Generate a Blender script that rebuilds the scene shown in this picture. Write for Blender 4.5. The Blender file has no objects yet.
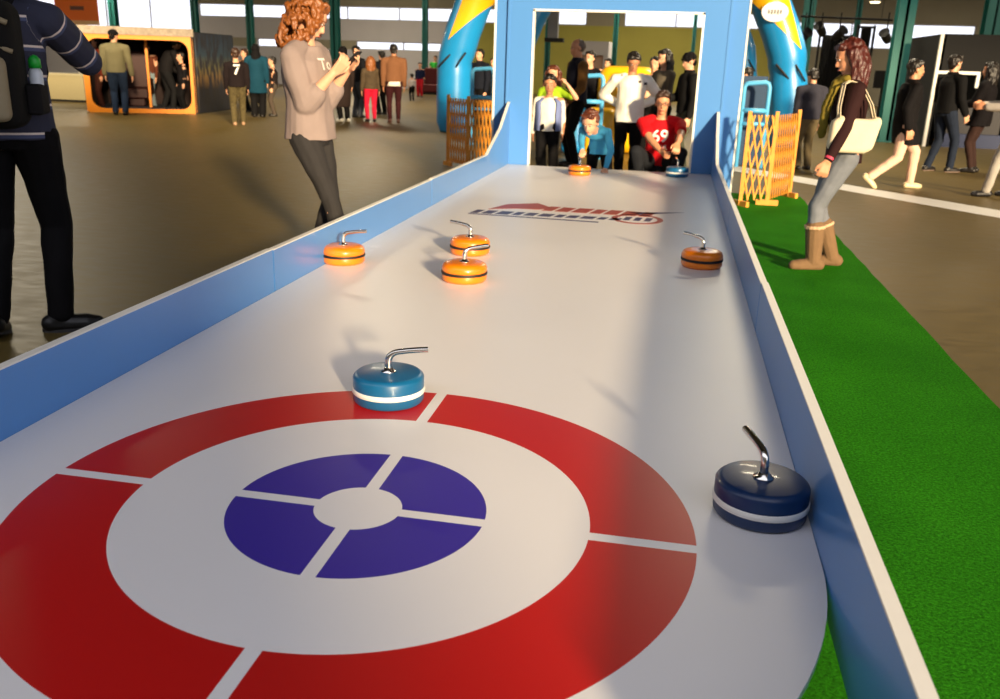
import bpy, bmesh, math, random
import numpy as np
from mathutils import Vector, Matrix, noise
C = bpy.context.scene.collection
PI = math.pi
random.seed(4)

# ------------------------------------------------------------------ camera
FOC, PIT, YAW, ROL = 884.76, math.radians(17.892), math.radians(-10.465), math.radians(-1.832)
CAM = Vector((0.731, -1.98, 1.42))
_f = Vector((math.sin(YAW)*math.cos(PIT), math.cos(YAW)*math.cos(PIT), -math.sin(PIT)))
_r0 = Vector((math.cos(YAW), -math.sin(YAW), 0)); _u0 = _r0.cross(_f)
_r = _r0*math.cos(ROL) - _u0*math.sin(ROL); _u = _r0*math.sin(ROL) + _u0*math.cos(ROL)
cd = bpy.data.cameras.new('camera'); cam = bpy.data.objects.new('camera', cd); C.objects.link(cam)
cd.sensor_width = 36; cd.lens = FOC*36/1000; cd.clip_end = 300; cd.clip_start = .05
cam.matrix_world = Matrix(((_r.x, _u.x, -_f.x, CAM.x), (_r.y, _u.y, -_f.y, CAM.y), (_r.z, _u.z, -_f.z, CAM.z), (0, 0, 0, 1)))
cd.dof.use_dof = True; cd.dof.focus_distance = 3.1; cd.dof.aperture_fstop = 4.5
bpy.context.scene.camera = cam

def at(x, y, Y):                       # point on the line of sight x, y at hall depth Y
    d = _f + _r*((x-500)/FOC) - _u*((y-349.5)/FOC)
    return CAM + d*((Y-CAM.y)/d.y)

# ------------------------------------------------------------------ world, sun, exposure
w = bpy.data.worlds.new('sky'); bpy.context.scene.world = w; w.use_nodes = True
bg = w.node_tree.nodes['Background']; bg.inputs[0].default_value = (.88, .89, 1.0, 1); bg.inputs[1].default_value = 1.6
sd = bpy.data.lights.new('low_sun', 'SUN'); sd.energy = 8.0; sd.color = (1.0, .77, .47); sd.angle = math.radians(4)
sun = bpy.data.objects.new('low_sun', sd); C.objects.link(sun)
_el = math.radians(12.5); _to = Vector((.52*math.cos(_el), -.854*math.cos(_el), math.sin(_el)))
sun.rotation_euler = _to.to_track_quat('Z', 'Y').to_euler(); sun.location = (12, -16, 6)
vs = bpy.context.scene.view_settings
vs.view_transform = 'Standard'; vs.look = 'None'; vs.gamma = 1; vs.use_curve_mapping = False; vs.exposure = 0.12
for i, (lx, ly) in enumerate(((-13, 14), (3, 16), (-24, 28), (-10, 28), (3, 28), (14, 24), (-28, 39), (-14, 39), (0, 39), (13, 37))):    # unseen fill lights added under the roof to brighten the far hall
    ld = bpy.data.lights.new('hall_fill_light', 'AREA'); ld.shape = 'RECTANGLE'; ld.size = 2.4; ld.size_y = .6; ld.energy = 500; ld.color = (1, .86, .62)
    lo = bpy.data.objects.new('hall_fill_light', ld); C.objects.link(lo); lo.location = (lx, ly, 6.6 if ly < 30 else 5.4)

# ------------------------------------------------------------------ helpers
def lin(c):
    return tuple(((v/255)/12.92 if v/255 <= .04045 else ((v/255+.055)/1.055)**2.4) for v in c) + (1,)
def mat(name, rgb, rough=.6, metal=0, vary=.12, scale=30, bump=0, bscale=60, coat=0, rgb2=None, sheen=0):
    m = bpy.data.materials.new(name); m.use_nodes = True; nt = m.node_tree; b = nt.nodes['Principled BSDF']
    b.inputs['Roughness'].default_value = rough; b.inputs['Metallic'].default_value = metal
    if coat: b.inputs['Coat Weight'].default_value = coat; b.inputs['Coat Roughness'].default_value = .08
    if sheen: b.inputs['Sheen Weight'].default_value = sheen
    tc = nt.nodes.new('ShaderNodeTexCoord'); n = nt.nodes.new('ShaderNodeTexNoise'); n.inputs['Scale'].default_value = scale
    n.inputs['Detail'].default_value = 4
    nt.links.new(tc.outputs['Object'], n.inputs['Vector'])
    mx = nt.nodes.new('ShaderNodeMix'); mx.data_type = 'RGBA'
    c = lin(rgb); d = lin(rgb2) if rgb2 else tuple(v*(1-vary*2) for v in c[:3]) + (1,)
    mx.inputs[6].default_value = c; mx.inputs[7].default_value = d
    nt.links.new(n.outputs['Fac'], mx.inputs[0]); nt.links.new(mx.outputs[2], b.inputs['Base Color'])
    if bump:
        n2 = nt.nodes.new('ShaderNodeTexNoise'); n2.inputs['Scale'].default_value = bscale; n2.inputs['Detail'].default_value = 3
        bp = nt.nodes.new('ShaderNodeBump'); bp.inputs['Strength'].default_value = bump; bp.inputs['Distance'].default_value = .01
        nt.links.new(tc.outputs['Object'], n2.inputs['Vector']); nt.links.new(n2.outputs['Fac'], bp.inputs['Height'])
        nt.links.new(bp.outputs[0], b.inputs['Normal'])
    return m
def math_node(nt, op, a, b=None, c=None):
    n = nt.nodes.new('ShaderNodeMath'); n.operation = op
    for i, v in enumerate((a, b, c)):
        if v is None: continue
        if isinstance(v, (int, float)): n.inputs[i].default_value = v
        else: nt.links.new(v, n.inputs[i])
    return n.outputs[0]
def thing(name, label, cat, loc=(0, 0, 0), rz=0, group=None):
    o = bpy.data.objects.new(name, None); C.objects.link(o); o.location = loc; o.rotation_euler = (0, 0, rz)
    o.empty_display_size = .1
    return tag(o, label, cat, group)
def tag(o, label, cat, group=None):
    o['label'] = label; o['category'] = cat
    if group: o['group'] = group
    return o
def obj(name, bm, m, parent=None, smooth=False):
    me = bpy.data.meshes.new(name); bmesh.ops.recalc_face_normals(bm, faces=bm.faces); bm.to_mesh(me); bm.free()
    ms = m if isinstance(m, (list, tuple)) else [m]
    for x in ms: me.materials.append(x)
    if smooth: me.shade_smooth()
    o = bpy.data.objects.new(name, me); C.objects.link(o); o.parent = parent
    return o
def struct(name, bm, m):
    o = obj(name, bm, m); o['kind'] = 'structure'; return o
def box(bm, x0, x1, y0, y1, z0, z1, mi=0, M=None):
    P = [(x, y, z) for x in (x0, x1) for y in (y0, y1) for z in (z0, z1)]
    if M: P = [M @ Vector(q) for q in P]
    v = [bm.verts.new(q) for q in P]
    for f in ((0, 1, 3, 2), (4, 6, 7, 5), (0, 4, 5, 1), (2, 3, 7, 6), (0, 2, 6, 4), (1, 5, 7, 3)):
        fc = bm.faces.new([v[i] for i in f]); fc.material_index = mi
def BOX(*a, **k):
    bm = bmesh.new(); box(bm, *a, **k); return bm
def prism(bm, pts, a, b, axis='z', mi=0):          # extrude a polygon
    def q(p, t):
        return {'z': (p[0], p[1], t), 'y': (p[0], t, p[1]), 'x': (t, p[0], p[1])}[axis]
    A = [bm.verts.new(q(p, a)) for p in pts]; B = [bm.verts.new(q(p, b)) for p in pts]
    fs = [bm.faces.new(A), bm.faces.new(list(reversed(B)))]
    n = len(pts)
    for i in range(n): fs.append(bm.faces.new((A[i], A[(i+1) % n], B[(i+1) % n], B[i])))
    for f in fs: f.material_index = mi
    return fs
def frames(pts, up=Vector((0, 0, 1))):
    out = []
    prev = None
    for i, p in enumerate(pts):
        a = pts[max(0, i-1)]; b = pts[min(len(pts)-1, i+1)]; t = (Vector(b)-Vector(a)).normalized()
        if prev is None:
            x = t.cross(up if abs(t.dot(up)) < .95 else Vector((0, 1, 0))).normalized()
        else: x = (prev - t*prev.dot(t)).normalized()
        prev = x; out.append((x, t.cross(x)))
    return out
def tube(bm, pts, r, n=10, fr=None, mi=0):
    pts = [Vector(p) for p in pts]; rs = r if isinstance(r, (list, tuple)) else [r]*len(pts)
    fr = fr or frames(pts); rings = []
    for p, q, (x, y) in zip(pts, rs, fr):
        rx, ry = q if isinstance(q, tuple) else (q, q)
        rings.append([bm.verts.new(p + x*(rx*math.cos(2*PI*k/n)) + y*(ry*math.sin(2*PI*k/n))) for k in range(n)])
    for a, b in zip(rings, rings[1:]):
        for k in range(n): bm.faces.new((a[k], a[(k+1) % n], b[(k+1) % n], b[k])).material_index = mi
    bm.faces.new(rings[0]).material_index = mi; bm.faces.new(list(reversed(rings[-1]))).material_index = mi
def lathe(bm, prof, n=48, c=(0, 0, 0), mi=0):
    rings = []
    for r, z in prof:
        if r < 1e-6: rings.append([bm.verts.new((c[0], c[1], c[2]+z))])
        else: rings.append([bm.verts.new((c[0]+r*math.cos(2*PI*k/n), c[1]+r*math.sin(2*PI*k/n), c[2]+z)) for k in range(n)])
    for a, b in zip(rings, rings[1:]):
        for k in range(n):
            q = [a[k % len(a)], a[(k+1) % len(a)], b[(k+1) % len(b)], b[k % len(b)]]
            u = []
            for v in q:
                if v not in u: u.append(v)
            if len(u) > 2: bm.faces.new(u).material_index = mi
def ell(bm, c, r, M=None, n=14):                   # ellipsoid; M = 3x3 orientation
    T = Matrix.Translation(c) @ ((M or Matrix.Identity(3)).to_4x4()) @ Matrix.Diagonal((r[0], r[1], r[2], 1))
    bmesh.ops.create_uvsphere(bm, u_segments=n, v_segments=max(6, n*2//3), radius=1, matrix=T)
def cap(bm, a, b, ra, rb, n=12):                   # tapered capsule
    a = Vector(a); b = Vector(b); t = (b-a)
    if t.length < 1e-6: return ell(bm, a, (ra,)*3)
    t.normalize(); pts = []; rs = []
    for k in range(5):
        g = PI/2*k/4.5 + .08; pts.append(a - t*ra*math.cos(g)); rs.append(ra*math.sin(g))
    pts.append(a); rs.append(ra); pts.append(b); rs.append(rb)
    for k in range(4, -1, -1):
        g = PI/2*k/4.5 + .08; pts.append(b + t*rb*math.cos(g)); rs.append(rb*math.sin(g))
    x = t.orthogonal().normalized(); y = t.cross(x)
    tube(bm, pts, rs, n, [(x, y)]*len(pts))
def chain(bm, pts, rs, n=12):
    for i in range(len(pts)-1): cap(bm, pts[i], pts[i+1], rs[i], rs[i+1], n)
def text_bm(s, size, depth=.0):
    cu = bpy.data.curves.new('t', 'FONT'); cu.body = s; cu.size = size; cu.extrude = depth; cu.align_x = 'CENTER'; cu.align_y = 'CENTER'; cu.offset = size*.02
    o = bpy.data.objects.new('t', cu); C.objects.link(o)
    dg = bpy.context.evaluated_depsgraph_get(); me = bpy.data.meshes.new_from_object(o.evaluated_get(dg))
    bm = bmesh.new(); bm.from_mesh(me); bpy.data.objects.remove(o); bpy.data.curves.remove(cu); bpy.data.meshes.remove(me)
    return bm
def voxel(bm, vox, sm=2, fac=.5):                  # weld overlapping closed shapes into one continuous skin
    me = bpy.data.meshes.new('tmp'); bm.to_mesh(me); bm.free()
    o = bpy.data.objects.new('tmp', me); C.objects.link(o)
    m = o.modifiers.new('r', 'REMESH'); m.mode = 'VOXEL'; m.voxel_size = vox; m.adaptivity = 0
    if sm: s = o.modifiers.new('s', 'SMOOTH'); s.iterations = sm; s.factor = fac
    dg = bpy.context.evaluated_depsgraph_get(); me2 = bpy.data.meshes.new_from_object(o.evaluated_get(dg))
    bpy.data.objects.remove(o); bpy.data.meshes.remove(me)
    return me2
def wrinkle(me, amp, sc, seed=0, stretch=(1, 1, 1)):
    n = len(me.vertices); co = np.empty(n*3); me.vertices.foreach_get('co', co); co = co.reshape(-1, 3)
    no = np.empty(n*3); me.vertices.foreach_get('normal', no); no = no.reshape(-1, 3)
    d = np.array([noise.noise(Vector((p[0]*sc*stretch[0]+seed, p[1]*sc*stretch[1], p[2]*sc*stretch[2]))) for p in co])
    co += no*(d*amp)[:, None]; me.vertices.foreach_set('co', co.ravel()); me.update()
def skin(name, bm, m, parent, vox, sm=2, wr=0, wsc=12, seed=0, stretch=(1, 1, 1)):
    me = voxel(bm, vox, sm)
    if wr: wrinkle(me, wr, wsc, seed, stretch)
    me.materials.clear(); me.materials.append(m); me.shade_smooth()
    o = bpy.data.objects.new(name, me); C.objects.link(o); o.parent = parent
    return o

# ------------------------------------------------------------------ materials of the place
def floor_mat():
    m = mat('polished_concrete', (124, 104, 56), .42, vary=.2, scale=.35, rgb2=(88, 75, 40))
    nt = m.node_tree; b = nt.nodes['Principled BSDF']; tc = [n for n in nt.nodes if n.type == 'TEX_COORD'][0]
    n = nt.nodes.new('ShaderNodeTexNoise'); n.inputs['Scale'].default_value = 6; n.inputs['Detail'].default_value = 8
    mp = nt.nodes.new('ShaderNodeMapping'); mp.inputs['Scale'].default_value = (1, 2.2, 1)
    nt.links.new(tc.outputs['Object'], mp.inputs[0]); nt.links.new(mp.outputs[0], n.inputs['Vector'])
    old = b.inputs['Base Color'].links[0].from_socket
    mx = nt.nodes.new('ShaderNodeMix'); mx.data_type = 'RGBA'; mx.blend_type = 'MULTIPLY'; mx.inputs[0].default_value = 1
    r = nt.nodes.new('ShaderNodeMapRange'); r.inputs[1].default_value = .3; r.inputs[2].default_value = .75; r.inputs[3].default_value = .78; r.inputs[4].default_value = 1.12
    nt.links.new(n.outputs['Fac'], r.inputs[0]); nt.links.new(old, mx.inputs[6]); nt.links.new(r.outputs[0], mx.inputs[7]); nt.links.new(mx.outputs[2], b.inputs['Base Color'])
    r2 = nt.nodes.new('ShaderNodeMapRange'); r2.inputs[3].default_value = .32; r2.inputs[4].default_value = .6
    nt.links.new(n.outputs['Fac'], r2.inputs[0]); nt.links.new(r2.outputs[0], b.inputs['Roughness']); b.inputs['Specular IOR Level'].default_value = .28
    return m
M = dict(
    floor=floor_mat(),
    paint=mat('blue_paint', (80, 138, 206), .32, vary=.03, scale=3, coat=.2),
    white_edge=mat('white_edge', (238, 234, 224), .5, vary=.03),
    dark=mat('near_black', (18, 17, 18), .7, vary=.2),
    steel=mat('brushed_steel', (205, 202, 196), .22, 1, vary=.06, scale=80),
    teal=mat('teal_paint', (22, 104, 98), .5, vary=.1, scale=2),
    wood=mat('pine', (236, 166, 64), .55, vary=.2, scale=18, rgb2=(206, 128, 40)),
    beige=mat('beige_wall', (150, 142, 122), .85, vary=.1, scale=1.5),
    olive=mat('olive_wall', (166, 158, 74), .85, vary=.08, scale=1.5),
    palewall=mat('pale_wall', (186, 182, 186), .8, vary=.06, scale=1.5),
    roof=mat('roof_metal', (70, 66, 60), .7, vary=.2, scale=.8),
    infl_blue=mat('blue_vinyl', (24, 138, 206), .33, vary=.06, scale=3, coat=.3),
    infl_yellow=mat('yellow_vinyl', (248, 188, 20), .35, vary=.05, scale=3, coat=.3),
    orange=mat('orange_paint', (240, 142, 20), .4, vary=.06, scale=4),
    black_cloth=mat('black_cloth', (7, 6, 8), .9, vary=.3, scale=3),
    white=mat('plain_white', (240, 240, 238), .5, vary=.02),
)
# ------------------------------------------------------------------ the hall
bm = BOX(-46, 24, -9, 46, -.2, 0); struct('floor', bm, M['floor'])
# roof: rises from the far eave, then level
bm = bmesh.new(); prism(bm, [(45.3, 5.0), (45.3, 5.2), (30, 8.2), (-3, 8.2), (-3, 8.0), (30, 8.0)], -46, 24, 'x'); struct('ceiling', bm, M['roof'])
WT = 45.0
def wall_with_windows(name, x0, x1, wins, mat_zones, y=WT, top=5.0):
    """wall facing -y, openings = list of (x0,x1,z0,z1); built from strips so that the openings are real holes"""
    xs = sorted({x0, x1} | {v for q in wins for v in q[:2]} | {v for q in mat_zones for v in q[:2] if x0 < v < x1})
    zs = sorted({0, top} | {v for q in wins for v in q[2:4]} | {v for q in mat_zones for v in q[2:4]})
    mats = []; bm = bmesh.new()
    for a, b in zip(xs, xs[1:]):
        for c, d in zip(zs, zs[1:]):
            mx_, mz = (a+b)/2, (c+d)/2
            if any(q[0] < mx_ < q[1] and q[2] < mz < q[3] for q in wins): continue
            mm = M['beige']
            for q in mat_zones:
                if q[0] < mx_ < q[1] and q[2] < mz < q[3]: mm = q[4]
            if mm not in mats: mats.append(mm)
            box(bm, a, b, y, y+.3, c, d, mats.index(mm))
    o = struct(name, bm, mats); return o
wins = [(-44, -25.3, 2.62, 4.75), (-25.1, -11.0, 3.36, 4.05), (-10.8, -4.1, 3.36, 4.08), (-2.2, 5.3, 3.36, 4.1),
        (5.8, 14.0, 2.62, 3.78), (14.4, 22, 2.8, 3.9), (-21.8, -18.4, 1.9, 2.35), (-16.2, -11.0, 1.9, 2.35)]
zones = [(-46, -10.2, 0, 1.9, M['palewall']), (-10.2, 5.5, 0, 3.36, M['olive']), (-46, -10.2, 2.35, 3.36, M['palewall'])]
wall_with_windows('wall_far', -46, 24, wins, zones)
glass = bpy.data.materials.new('window_glass'); glass.use_nodes = True
nt = glass.node_tree; nt.nodes.remove(nt.nodes['Principled BSDF']); out = nt.nodes['Material Output']
tr = nt.nodes.new('ShaderNodeBsdfTransparent'); gl = nt.nodes.new('ShaderNodeBsdfGlossy'); gl.inputs['Roughness'].default_value = .05
tr.inputs[0].default_value = (.97, .98, .98, 1); mxs = nt.nodes.new('ShaderNodeMixShader'); fr = nt.nodes.new('ShaderNodeFresnel'); fr.inputs[0].default_value = 1.2
nt.links.new(fr.outputs[0], mxs.inputs[0]); nt.links.new(tr.outputs[0], mxs.inputs[1]); nt.links.new(gl.outputs[0], mxs.inputs[2]); nt.links.new(mxs.outputs[0], out.inputs[0])
for i, q in enumerate(wins):
    bm = BOX(q[0], q[1], WT+.12, WT+.14, q[2], q[3])
    W_ = struct('window_%d' % (i+1), bm, glass)
    bm = bmesh.new(); t = .06
    n = max(1, round((q[1]-q[0])/2.6))
    for k in range(n+1):
        x = q[0] + (q[1]-q[0])*k/n; box(bm, x-t/2, x+t/2, WT+.06, WT+.11, q[2], q[3])
    box(bm, q[0], q[1], WT+.06, WT+.11, q[2], q[2]+t); box(bm, q[0], q[1], WT+.06, WT+.11, q[3]-t, q[3])
    obj('window_frame', bm, M['palewall'], W_)
struct('wall_sun_block', BOX(-46, 5.55, -9.3, -9, 0, 8), M['beige']); struct('wall_sun_block_right', BOX(20, 24, -9.3, -9, 0, 8), M['beige'])  # unseen walls added to shape the sun: shade near left, light through the gap
struct('wall_left', BOX(-46.3, -46, -9, 46, 0, 8), M['beige'])
struct('wall_right', BOX(24, 24.3, 6, 46, 0, 8), M['beige'])
bm = bmesh.new()
for i in range(5): box(bm, -46, 24, 43.2-i*3.4, 43.5-i*3.4, 5.05+i*.66, 5.3+i*.66)
struct('trim_1', bm, M['roof'])       # purlins under the roof
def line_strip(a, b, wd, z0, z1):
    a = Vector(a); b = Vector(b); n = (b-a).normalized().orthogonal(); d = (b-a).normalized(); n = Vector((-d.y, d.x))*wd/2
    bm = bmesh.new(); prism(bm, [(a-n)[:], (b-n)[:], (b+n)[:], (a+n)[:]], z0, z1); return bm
fl = obj('sunlit_strip', line_strip((1.30, 12.75), (5.6, 7.05), .52, .0, .003), M['white'])  # patch of sunlight on the floor, built as a flat white strip
tag(fl, 'bright strip of sunlight painted white on the brown concrete floor', 'sunlight patch')

# ------------------------------------------------------------------ columns
def column(px, Y, wd, label, base=0, top=8, px2=None):
    p = at(px, 60, Y); t = thing('steel_column', label, 'column', (p.x, Y, 0), 0, 'teal steel columns of the hall')
    bm = bmesh.new(); h = top
    box(bm, -wd/2, wd/2, -wd/2, -wd/2+.03, 0, h); box(bm, -wd/2, wd/2, wd/2-.03, wd/2, 0, h); box(bm, -.03, .03, -wd/2, wd/2, 0, h)
    obj('shaft', bm, M['teal'], t); obj('base_plate', BOX(-wd*.8, wd*.8, -wd*.8, wd*.8, 0, .03), M['teal'], t)
column(118, 40, .34, 'teal steel column in front of the bright window above the orange framed booth', top=6)
column(198, 41, .3, 'teal steel column above the dark side panel of the orange framed booth', top=5.8)
column(252, 40, .3, 'teal steel column behind the person in the long teal coat', top=6)
column(336, 36, .36, 'teal steel column just right of the curly haired woman', top=6.8)
column(425, 40, .24, 'slim teal steel column left of the blue inflatable arch', top=6)
column(547, 40, .24, 'slim dark teal column seen through the gate behind the grey haired man', top=6)
column(614, 40, .22, 'slim dark teal column seen through the gate above the teenager in white', top=6)
column(692, 40, .16, 'thin dark column seen through the gate above the person in a black hat', top=6)
column(803, 34, .4, 'dark teal column right of the inflatable arch yellow top', top=7)
column(852, 40, .22, 'thin dark column above the long haired woman', top=6)
column(898, 20, .36, 'thick teal column behind the man in a black coat', top=8)
column(985, 30, .5, 'thick teal column above the black booth at the right edge', top=8)

# ------------------------------------------------------------------ green carpet
def carpet_mat():
    m = mat('green_turf', (58, 150, 22), 1.0, vary=.25, scale=1.6, rgb2=(32, 104, 12))
    nt = m.node_tree; b = nt.nodes['Principled BSDF']; tc = [n for n in nt.nodes if n.type == 'TEX_COORD'][0]
    n = nt.nodes.new('ShaderNodeTexNoise'); n.inputs['Scale'].default_value = 95; n.inputs['Detail'].default_value = 6; n.inputs['Roughness'].default_value = .75
    nt.links.new(tc.outputs['Object'], n.inputs['Vector'])
    b.inputs['Specular IOR Level'].default_value = .05
    old = b.inputs['Base Color'].links[0].from_socket
    mx = nt.nodes.new('ShaderNodeMix'); mx.data_type = 'RGBA'; mx.blend_type = 'MULTIPLY'; mx.inputs[0].default_value = 1
    r = nt.nodes.new('ShaderNodeMapRange'); r.inputs[1].default_value = .35; r.inputs[2].default_value = .68; r.inputs[3].default_value = .45; r.inputs[4].default_value = 1.45
    nt.links.new(n.outputs['Fac'], r.inputs[0]); nt.links.new(old, mx.inputs[6]); nt.links.new(r.outputs[0], mx.inputs[7]); nt.links.new(mx.outputs[2], b.inputs['Base Color'])
    bp = nt.nodes.new('ShaderNodeBump'); bp.inputs['Strength'].default_value = .9; bp.inputs['Distance'].default_value = .012
    nt.links.new(n.outputs['Fac'], bp.inputs['Height']); nt.links.new(bp.outputs[0], b.inputs['Normal'])
    return m
bm = bmesh.new(); random.seed(1)
edge = [(2.27+.006*math.sin(y*3)+random.uniform(-.004, .004), y*.3-3.2) for y in range(42)]
pts = [(-1.0, -3.2)] + [q for q in edge if q[1] < 9.1] + [(2.27, 9.2), (1.44, 9.2), (1.44, 8.36), (-1.0, 8.36)]
prism(bm, pts, .0, .012)
tag(obj('turf_carpet', bm, carpet_mat()), 'bright green artificial turf carpet laid beside and under the game table', 'carpet')

# ------------------------------------------------------------------ the game table
TZ, HW, YE = .30, 1.1665, 8.42
table = thing('curling_table', 'long low white curling game table with red and blue target rings and blue side boards', 'game table', (0, 0, 0))
def rink_mat():
    m = bpy.data.materials.new('rink_surface'); m.use_nodes = True; nt = m.node_tree; b = nt.nodes['Principled BSDF']
    b.inputs['Roughness'].default_value = .38; b.inputs['Coat Weight'].default_value = .0; b.inputs['Coat Roughness'].default_value = .2
    tc = nt.nodes.new('ShaderNodeTexCoord'); sp = nt.nodes.new('ShaderNodeSeparateXYZ'); nt.links.new(tc.outputs['Object'], sp.inputs[0])
    x, y = sp.outputs[0], sp.outputs[1]
    r = math_node(nt, 'SQRT', math_node(nt, 'ADD', math_node(nt, 'MULTIPLY', x, x), math_node(nt, 'MULTIPLY', y, y)))
    lt = lambda v: math_node(nt, 'LESS_THAN', r, v)
    gt = lambda v: math_node(nt, 'GREATER_THAN', r, v)
    gap = math_node(nt, 'MULTIPLY', math_node(nt, 'GREATER_THAN', math_node(nt, 'ABSOLUTE', x), .0185), math_node(nt, 'GREATER_THAN', math_node(nt, 'ABSOLUTE', y), .0185))
    blue = math_node(nt, 'MULTIPLY', math_node(nt, 'MULTIPLY', lt(.337), gt(.115)), gap)
    red = math_node(nt, 'MULTIPLY', math_node(nt, 'MULTIPLY', lt(.872), gt(.607)), gap)
    n = nt.nodes.new('ShaderNodeTexNoise'); n.inputs['Scale'].default_value = 1.3; n.inputs['Detail'].default_value = 5; nt.links.new(tc.outputs['Object'], n.inputs['Vector'])
    w_ = nt.nodes.new('ShaderNodeMix'); w_.data_type = 'RGBA'; w_.inputs[6].default_value = lin((240, 237, 236)); w_.inputs[7].default_value = lin((232, 229, 228)); nt.links.new(n.outputs['Fac'], w_.inputs[0])
    a = nt.nodes.new('ShaderNodeMix'); a.data_type = 'RGBA'; nt.links.new(blue, a.inputs[0]); nt.links.new(w_.outputs[2], a.inputs[6]); a.inputs[7].default_value = lin((62, 46, 158))
    c = nt.nodes.new('ShaderNodeMix'); c.data_type = 'RGBA'; nt.links.new(red, c.inputs[0]); nt.links.new(a.outputs[2], c.inputs[6]); c.inputs[7].default_value = lin((196, 22, 20))
    nt.links.new(c.outputs[2], b.inputs['Base Color'])
    return m
bm = bmesh.new()
pts = [(HW*math.cos(t), HW*math.sin(t)) for t in [PI + PI*k/64 for k in range(65)]] + [(HW, YE), (-HW, YE)]
prism(bm, pts, TZ-.018, TZ); obj('playing_surface', bm, rink_mat(), table)
# side boards in three lengths each, with white top edging; the last one sweeps up to the gate
def board(sx, y0, y1, h0, name='side_board', sweep=False):
    xi = sx*1.168; xo = sx*1.196
    pr = [(y0, .235), (y1, .235), (y1, h0), (y0, h0)]
    if sweep:
        top = [(y0, h0), (7.22, h0-.005), (7.35, .55), (7.95, .74), (8.40, .985), (8.445, 1.0)] if sx < 0 else [(y0, h0), (7.45, h0-.01), (7.6, .545), (8.0, .72), (8.40, .965), (8.445, .98)]
        pr = [(y0, .235), (y1, .235)] + list(reversed(top))
    else: top = [(y0, h0), (y1, h0)]
    bm = bmesh.new(); prism(bm, pr, min(xi, xo), max(xi, xo), 'x'); b = obj(name, bm, M['paint'], table)
    bm = bmesh.new()
    for (ya, za), (yb, zb) in zip(top, top[1:]):
        prism(bm, [(ya, za), (yb, zb), (yb, zb+.006), (ya, za+.006)], min(xi, xo)-.001, max(xi, xo)+.001, 'x')
    obj('edge_trim', bm, M['white_edge'], b)
board(-1, -1.35, 2.035, .512); board(-1, 2.05, 5.02, .508); board(-1, 5.035, 8.445, .512, sweep=True)
board(1, -1.35, 2.035, .522); board(1, 2.05, 4.62, .514); board(1, 4.635, 8.445, .510, sweep=True)
bm = bmesh.new()
for x in (-1.0, 0, 1.0): box(bm, x-.03, x+.03, -.3, YE-.05, TZ-.078, TZ-.019)
for y in (.1, 2.0, 4.1, 6.2, 8.2): box(bm, -1.15, 1.15, y-.03, y+.03, TZ-.1, TZ-.078)
obj('subframe', bm, M['dark'], table)
for y in (.1, 2.0, 4.1, 6.2, 8.2):
    for x in (-1.02, 1.02): obj('leg', BOX(x-.035, x+.035, y-.035, y+.035, .012, TZ-.1), M['dark'], table)
# printed emblem on the far half of the surface
red_ink = mat('red_ink', (176, 66, 40), .45, vary=.1); navy_ink = mat('navy_ink', (48, 46, 96), .45, vary=.1)
bm = bmesh.new(); z0, z1 = TZ, TZ+.0012
def flat(pts, mi): prism(bm, pts, z0, z1, 'z', mi)
random.seed(7)
flat([(-.70, 5.02), (-.60, 5.34), (-.36, 5.50), (-.22, 5.30), (-.30, 5.16), (-.50, 5.14)], 0)
x = -.28
for k in range(7):                                   # slanted bars like blurred lettering
    wd_ = .085+.02*(k % 3); s = .05
    flat([(x, 5.12), (x+wd_, 5.12), (x+wd_+s, 5.36-.02*(k % 2)), (x+s, 5.36)], 0); x += wd_+.025
x = -.80
for k in range(11):
    wd_ = .06+.02*(k % 3); flat([(x, 4.80+.006*k), (x+wd_, 4.80+.006*k), (x+wd_+.03, 4.97), (x+.03, 4.97)], 1); x += wd_+.03
flat([(-.80, 4.74), (.22, 4.70), (.22, 4.74), (-.80, 4.775)], 1)
flat([(.42, 5.30), (.86, 5.46), (.62, 5.28), (.50, 5.22)], 1)
for k in range(40):                                 # ring of the round emblem
    a0, a1 = 2*PI*k/40, 2*PI*(k+1)/40; cx, cy = .50, 4.98
    flat([(cx+.20*math.cos(a0), cy+.23*math.sin(a0)), (cx+.20*math.cos(a1), cy+.23*math.sin(a1)), (cx+.155*math.cos(a1), cy+.185*math.sin(a1)), (cx+.155*math.cos(a0), cy+.185*math.sin(a0))], 0)
for k, x in enumerate((.39, .47, .55)): flat([(x, 4.9), (x+.05, 4.9), (x+.07, 5.06), (x+.02, 5.06)], 1)
obj('printed_emblem', bm, [red_ink, navy_ink], table)

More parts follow.
